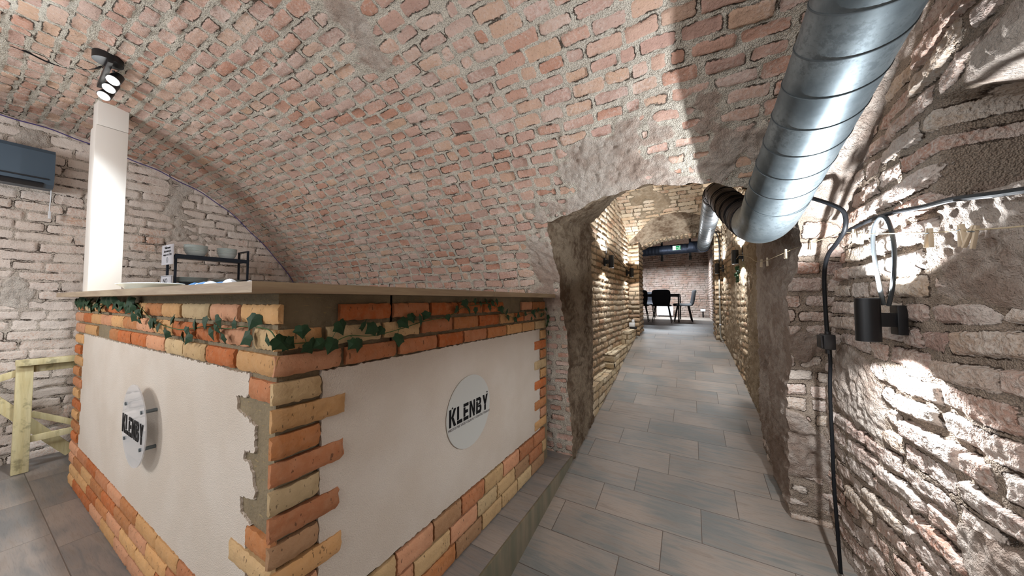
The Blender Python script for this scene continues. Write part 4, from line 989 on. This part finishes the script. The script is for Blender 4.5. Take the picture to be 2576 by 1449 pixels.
for poly in ([(-.032, 0), (-.018, .014), (-.018, .005), (-.002, .005), (-.002, -.005), (-.018, -.005), (-.018, -.014)], [(.010, .004), (.022, .010), (.028, .002), (.020, -.006), (.026, -.022), (.020, -.024), (.012, -.010), (.004, -.018), (.0, -.014), (.010, -.004)], circ(.026, .019, .005, 12)):
    b.prism(poly, f_, 0, .001)
b.build('pictogram', M_exitw, ex, smooth=False)

# ------------------------------------------------------------------ cables, string and pegs on the right
def cable(name, pts, r, mat, label, n=8, parent=None, clips=()):
    b = MB(); b.tube(smooth_path(pts, n), r, 10); o = b.build(name, mat); return tag(o, label, 'cable')
cable('heavy_cable', [(.46, 2.00, 1.90), (.50, 1.93, 1.86), (.555, 1.87, 1.80), (.575, 1.86, 1.76), (.575, 1.87, 1.70), (.572, 1.95, 1.655), (.572, 2.05, 1.62), (.574, 2.11, 1.565), (.576, 2.135, 1.50), (.580, 2.15, 1.40), (.584, 2.155, 1.27), (.586, 2.15, 1.215)],
      .0085, M_cable, 'thick black cable looping from under the duct down to the junction box')
cable('heavy_cable', [(.590, 2.155, 1.17), (.590, 2.145, 1.10), (.590, 2.16, 1.0), (.590, 2.165, .895), (.590, 2.16, .72), (.590, 2.158, .51), (.592, 2.145, .32), (.596, 2.135, .10)],
      .0075, M_cable, 'thick black cable dropping from the junction box to the floor')
M_b = empty('junction_box', (.578, 2.15, 1.19), 'small black junction box on the right wall by the pier', 'junction box')
b = MB(); b.box((.583, 2.15, 1.195), (.045, .072, .074), None, .006); b.build('box_body', M_black, M_b)
b = MB(); b.box((.556, 2.15, 1.195), (.010, .060, .062), None, .003); b.build('box_lid', M_black, M_b)
for z in (1.232, 1.148): b = MB(); b.cyl((.586, 2.15, z - .012), (.586, 2.15, z + .012), .012, n=16); b.build('cable_gland', M_black, M_b)
cable('wall_cable', [(.60, 2.00, 1.70), (.604, 1.93, 1.704), (.606, 1.80, 1.708), (.604, 1.672, 1.705), (.604, 1.55, 1.695), (.604, 1.409, 1.676), (.60, 1.29, 1.664), (.595, 1.193, 1.646), (.595, 1.10, 1.629), (.595, .9, 1.60), (.60, .6, 1.58)],
      .0075, M_cable, 'black cable running level along the right wall above the nearest lamp')
lp = smooth_path([(.606, 1.665, 1.418 - .036), (.602, 1.672, 1.43), (.60, 1.686, 1.50), (.598, 1.70, 1.60), (.598, 1.69, 1.665), (.600, 1.650, 1.698), (.598, 1.60, 1.685), (.596, 1.565, 1.63), (.596, 1.555, 1.56), (.598, 1.572, 1.48), (.602, 1.60, 1.425), (.606, 1.632, 1.382)], 8)
b = MB(); b.tube(lp, .0065, 10); tag(b.build('cable_loop', M_cableg), 'grey cable loop hanging over the nearest wall lamp', 'cable')
sp = [(.592, .80, 1.522), (.590, 1.085, 1.552), (.588, 1.226, 1.572), (.586, 1.342, 1.588), (.584, 1.503, 1.616), (.584, 1.726, 1.655), (.586, 1.90, 1.694), (.588, 1.985, 1.706), (.575, 2.05, 1.700), (.50, 2.30, 1.684), (.448, 2.42, 1.662), (.425, 2.66, 1.658), (.42, 2.95, 1.690), (.43, 3.3, 1.76), (.44, 4.0, 1.86), (.445, 4.33, 1.86), (.42, 5.0, 1.83), (.38, 5.72, 1.86)]
b = MB(); b.tube(smooth_path(sp, 6), .0017, 6); tag(b.build('string', M_string), 'thin jute string strung along the right wall and into the passage', 'string')
pegs = [((.590, 1.20, 1.560), .3, 'wooden peg on the string, right one of the pair by the rough plaster'), ((.588, 1.232, 1.570), -.1, 'wooden peg on the string, left one of the pair by the rough plaster'),
        ((.584, 1.345, 1.583), .1, 'wooden peg on the string, right of the lamp loop'), ((.584, 1.748, 1.655), .25, 'wooden peg on the string left of the lamp loop, right one of that pair'),
        ((.584, 1.815, 1.672), -.15, 'wooden peg on the string left of the lamp loop, left one of that pair'), ((.540, 2.165, 1.690), .1, 'wooden peg on the string across the pier\'s edge, just left of the thick cable'),
        ((.475, 2.35, 1.674), .1, 'wooden peg on the string, in the middle of the pier\'s face'), ((.432, 2.60, 1.656), -.1, 'wooden peg on the string, right one of the pair at the pier\'s flank'),
        ((.424, 2.74, 1.662), .15, 'wooden peg on the string, left one of the pair at the pier\'s flank')]
pg0 = None
for loc, tilt, lab in pegs:
    if pg0 is None:
        pg0 = empty('clothes_peg', (0, 0, 0), lab, 'clothes peg', 'wooden pegs on the string')
        for s in (-1, 1):
            b = MB(); b.bar((0, s * .0028, .018), (0, s * .0085, -.036), .0046, .009, .0008, (1, 0, 0)); o = b.build('prong', M_peg, pg0)
        b = MB(); b.tube([(-.005, -.006, .004), (-.0055, .006, .004)], .0012, 6); b.tube([(.005, -.006, .004), (.0055, .006, .004)], .0012, 6); b.build('spring', M_galv, pg0)
        o = pg0
    else: o = copy_tree(pg0)
    o['label'] = lab; o.location = loc; o.rotation_euler = (tilt, 0, .1 + tilt)
sg = empty('ivy_sprig', (.44, 4.28, 1.72), 'tiny green ivy sprig hanging under the nearer right-hand passage lamp', 'plant')
b = MB()
for i in range(14): leaf(b, (.44 + g_.uniform(-.02, .02), 4.28 + g_.uniform(-.02, .02), 1.765 - i * .012), .034, (-.5, -1, 0), g_.uniform(-2, 2), g_)
b.build('leaves', M_leaf, sg, smooth=False)
b = MB(); b.tube([(.44, 4.28, 1.79), (.442, 4.28, 1.70), (.44, 4.28, 1.58)], .0014, 6); b.build('stem', M_stem, sg)
# conduit and socket by the far arch, cables in the passage
cd = empty('conduit_pipe', (.385, 5.93, .82), 'grey vertical conduit pipe beside the far arch on the right', 'pipe')
b = MB(); b.tube(smooth_path([(.385, 5.93, 1.72), (.385, 5.93, 1.2), (.383, 5.93, .90), (.392, 5.91, .80), (.42, 5.88, .78)], 6), .011, 12); b.build('pipe', simple('grey_conduit', (128, 122, 110), .5), cd)
for z in (1.45, 1.02): b = MB(); b.cyl((.385, 5.93, z - .01), (.385, 5.93, z + .01), .0145, n=16); b.build('collar', M_plastic, cd)
cable('arch_cable', [(.30, 5.86, 2.46), (.335, 5.90, 2.47), (.375, 5.93, 2.42), (.392, 5.93, 2.30), (.394, 5.93, 2.1), (.386, 5.93, 1.9), (.385, 5.93, 1.72)], .0085, M_cable, 'black cable curving from the passage duct down to the conduit pipe')
for (x, y, zt, lab, h_) in ((-.942, 4.12, 1.935, 'thin black cable dropping to the nearer left passage lamp', .22), (.505, 4.36, 1.935, 'thin black cable dropping to the nearer right passage lamp', .62), (.418, 5.76, 1.93, 'thin black cable dropping to the right passage lamp beside the far arch', .60)):
    cable('lamp_lead', [(x, y, zt), (x + .003, y + .004, zt + h_ * .5), (x, y, zt + h_)], .004, M_cable, lab, 4)
cable('passage_cable', [(-.944, 4.16, 2.10), (-.944, 4.5, 2.07), (-.944, 4.95, 2.0), (-.944, 5.3, 1.96), (-.944, 5.70, 1.90)], .004, M_cable, 'thin black cable running between the two left passage lamps')
sk = empty('socket_box', (-.91, 5.86, .93), 'white socket box on the stepped ledge by the left pier of the far arch', 'socket')
b = MB(); b.box((-.905, 5.86, .975), (.09, .07, .07), None, .006); b.build('box_body', M_plastic, sk)
b = MB(); b.box((-.885, 5.85, 1.035), (.04, .05, .055), None, .006); b.build('plug', M_plastic, sk)
b = MB(); b.box((-.885, 5.86, .922), (.11, .08, .04), None, .006); b.build('base_block', M_black, sk)

# ------------------------------------------------------------------ far room furniture
F = .82
tb = empty('dining_table', (-.95, 10.2, F), 'long black dining table with a slim metal frame in the far room', 'table')
b = MB(); b.box((-.95, 10.15, F + .735), (1.36, 1.5, .03), None, .003); b.build('tabletop', M_ctop, tb)
b = MB(); b.box((-.95, 9.42, F + .70), (1.34, .03, .04)); b.box((-.95, 10.88, F + .70), (1.34, .03, .04)); b.box((-.29, 10.15, F + .70), (.03, 1.46, .04)); b.box((-1.61, 10.15, F + .70), (.03, 1.46, .04)); b.build('frame', M_black, tb)
for x in (-.295, -1.60):
    for y in (9.43, 10.87): b = MB(); b.box((x, y, F + .36), (.035, .035, .718), None, .002); b.build('leg', M_black, tb)
def shell(prof, widths, th):
    """padded shell: prof list of (y, z) centre line, widths per station"""
    vs = []; n = len(prof); m = 10
    for i, ((y, z), w_) in enumerate(zip(prof, widths)):
        a = prof[min(i + 1, n - 1)]; c = prof[max(i - 1, 0)]; t_ = Vector((0, a[0] - c[0], a[1] - c[1])).normalized(); nn = Vector((0, -t_.z, t_.y))
        ring = []
        for j in range(m + 1):
            u = j / m * 2 - 1; ring.append(Vector((u * w_ / 2, y, z)) + nn * (th / 2 * math.sqrt(max(0.04, 1 - u ** 4)) + .03 * u * u))
        for j in range(m, -1, -1):
            u = j / m * 2 - 1; ring.append(Vector((u * w_ / 2, y, z)) + nn * (-th / 2 * math.sqrt(max(0.04, 1 - u ** 4)) + .03 * u * u))
        vs += ring
    k_ = 2 * (m + 1); fs = [(i * k_ + j, i * k_ + (j + 1) % k_, (i + 1) * k_ + (j + 1) % k_, (i + 1) * k_ + j) for i in range(n - 1) for j in range(k_)]
    fs += [tuple(range(k_))[::-1], tuple((n - 1) * k_ + j for j in range(k_))]
    return vs, fs
def make_chair(label):
    e = empty('dining_chair', (0, 0, 0), label, 'chair', 'dark chairs round the far table')
    b = MB(); b.add(*shell([(.225, .430), (.215, .455), (.10, .465), (-.05, .455), (-.16, .452), (-.20, .47)], [.36, .43, .46, .45, .43, .40], .05)); b.build('seat', M_fab, e)
    b = MB(); b.add(*shell([(-.19, .455), (-.225, .50), (-.245, .60), (-.262, .72), (-.275, .80), (-.28, .835), (-.282, .85)], [.36, .40, .44, .45, .43, .39, .30], .045)); b.build('backrest', M_fab, e)
    for sx in (-1, 1):
        for sy in (-1, 1):
            b = MB(); b.tube([(sx * .15, sy * .13 - .01, .44), (sx * .225, sy * .215 - .01, .004)], [.014, .009], 12); b.build('leg', M_black, e)
    b = MB(); b.bar((-.15, -.14, .428), (-.15, .12, .428), .02, .02); b.bar((.15, -.14, .428), (.15, .12, .428), .02, .02); b.bar((-.15, 0, .428), (.15, 0, .428), .02, .02); b.build('under_frame', M_black, e)
    return e
chs = [(-.68, 9.30, 0, 'dark upholstered chair with its back to us at the table\'s near end, right one'), (-1.24, 9.36, 0.05, 'dark upholstered chair with its back to us, half hidden by the arch pier'),
       (-.20, 9.685, PI / 2, 'dark upholstered chair seen side-on at the table\'s right side, nearest of three'), (-.22, 10.15, PI / 2, 'dark upholstered chair at the table\'s right side, middle of three'),
       (-.24, 10.615, PI / 2, 'dark upholstered chair at the table\'s right side, farthest of three'), (-1.25, 11.15, PI, 'dark upholstered chair facing us at the far side of the table, left'),
       (-1.86, 10.0, -PI / 2, 'dark upholstered chair on the table\'s left side beyond the arch pier')]
c0 = None
for x, y, rz, lab in chs:
    if c0 is None: c0 = o = make_chair(lab)
    else: o = copy_tree(c0)
    o['label'] = lab; o.location = (x, y, F + .001); o.rotation_euler.z = rz
ht = empty('panel_heater', (-.82, 12.45, F), 'white panel heater standing against the far wall behind the table', 'heater')
b = MB(); b.box((-.82, 12.46, F + .20), (.52, .05, .32), None, .006); b.build('panel', M_plastic, ht)
for x in (-1.0, -.64): b = MB(); b.box((x, 12.45, F + .022), (.04, .14, .044), None, .004); b.build('foot', M_black, ht)
fo = empty('floor_socket_post', (.33, 12.4, F), 'short dark post with a light top at the foot of the far right corner', 'post')
b = MB(); b.cyl((.33, 12.4, F), (.33, 12.4, F + .20), .022, n=16); b.build('post', M_black, fo)
b = MB(); b.box((.33, 12.38, F + .245), (.14, .10, .08), None, .01); b.build('head', M_plastic, fo)
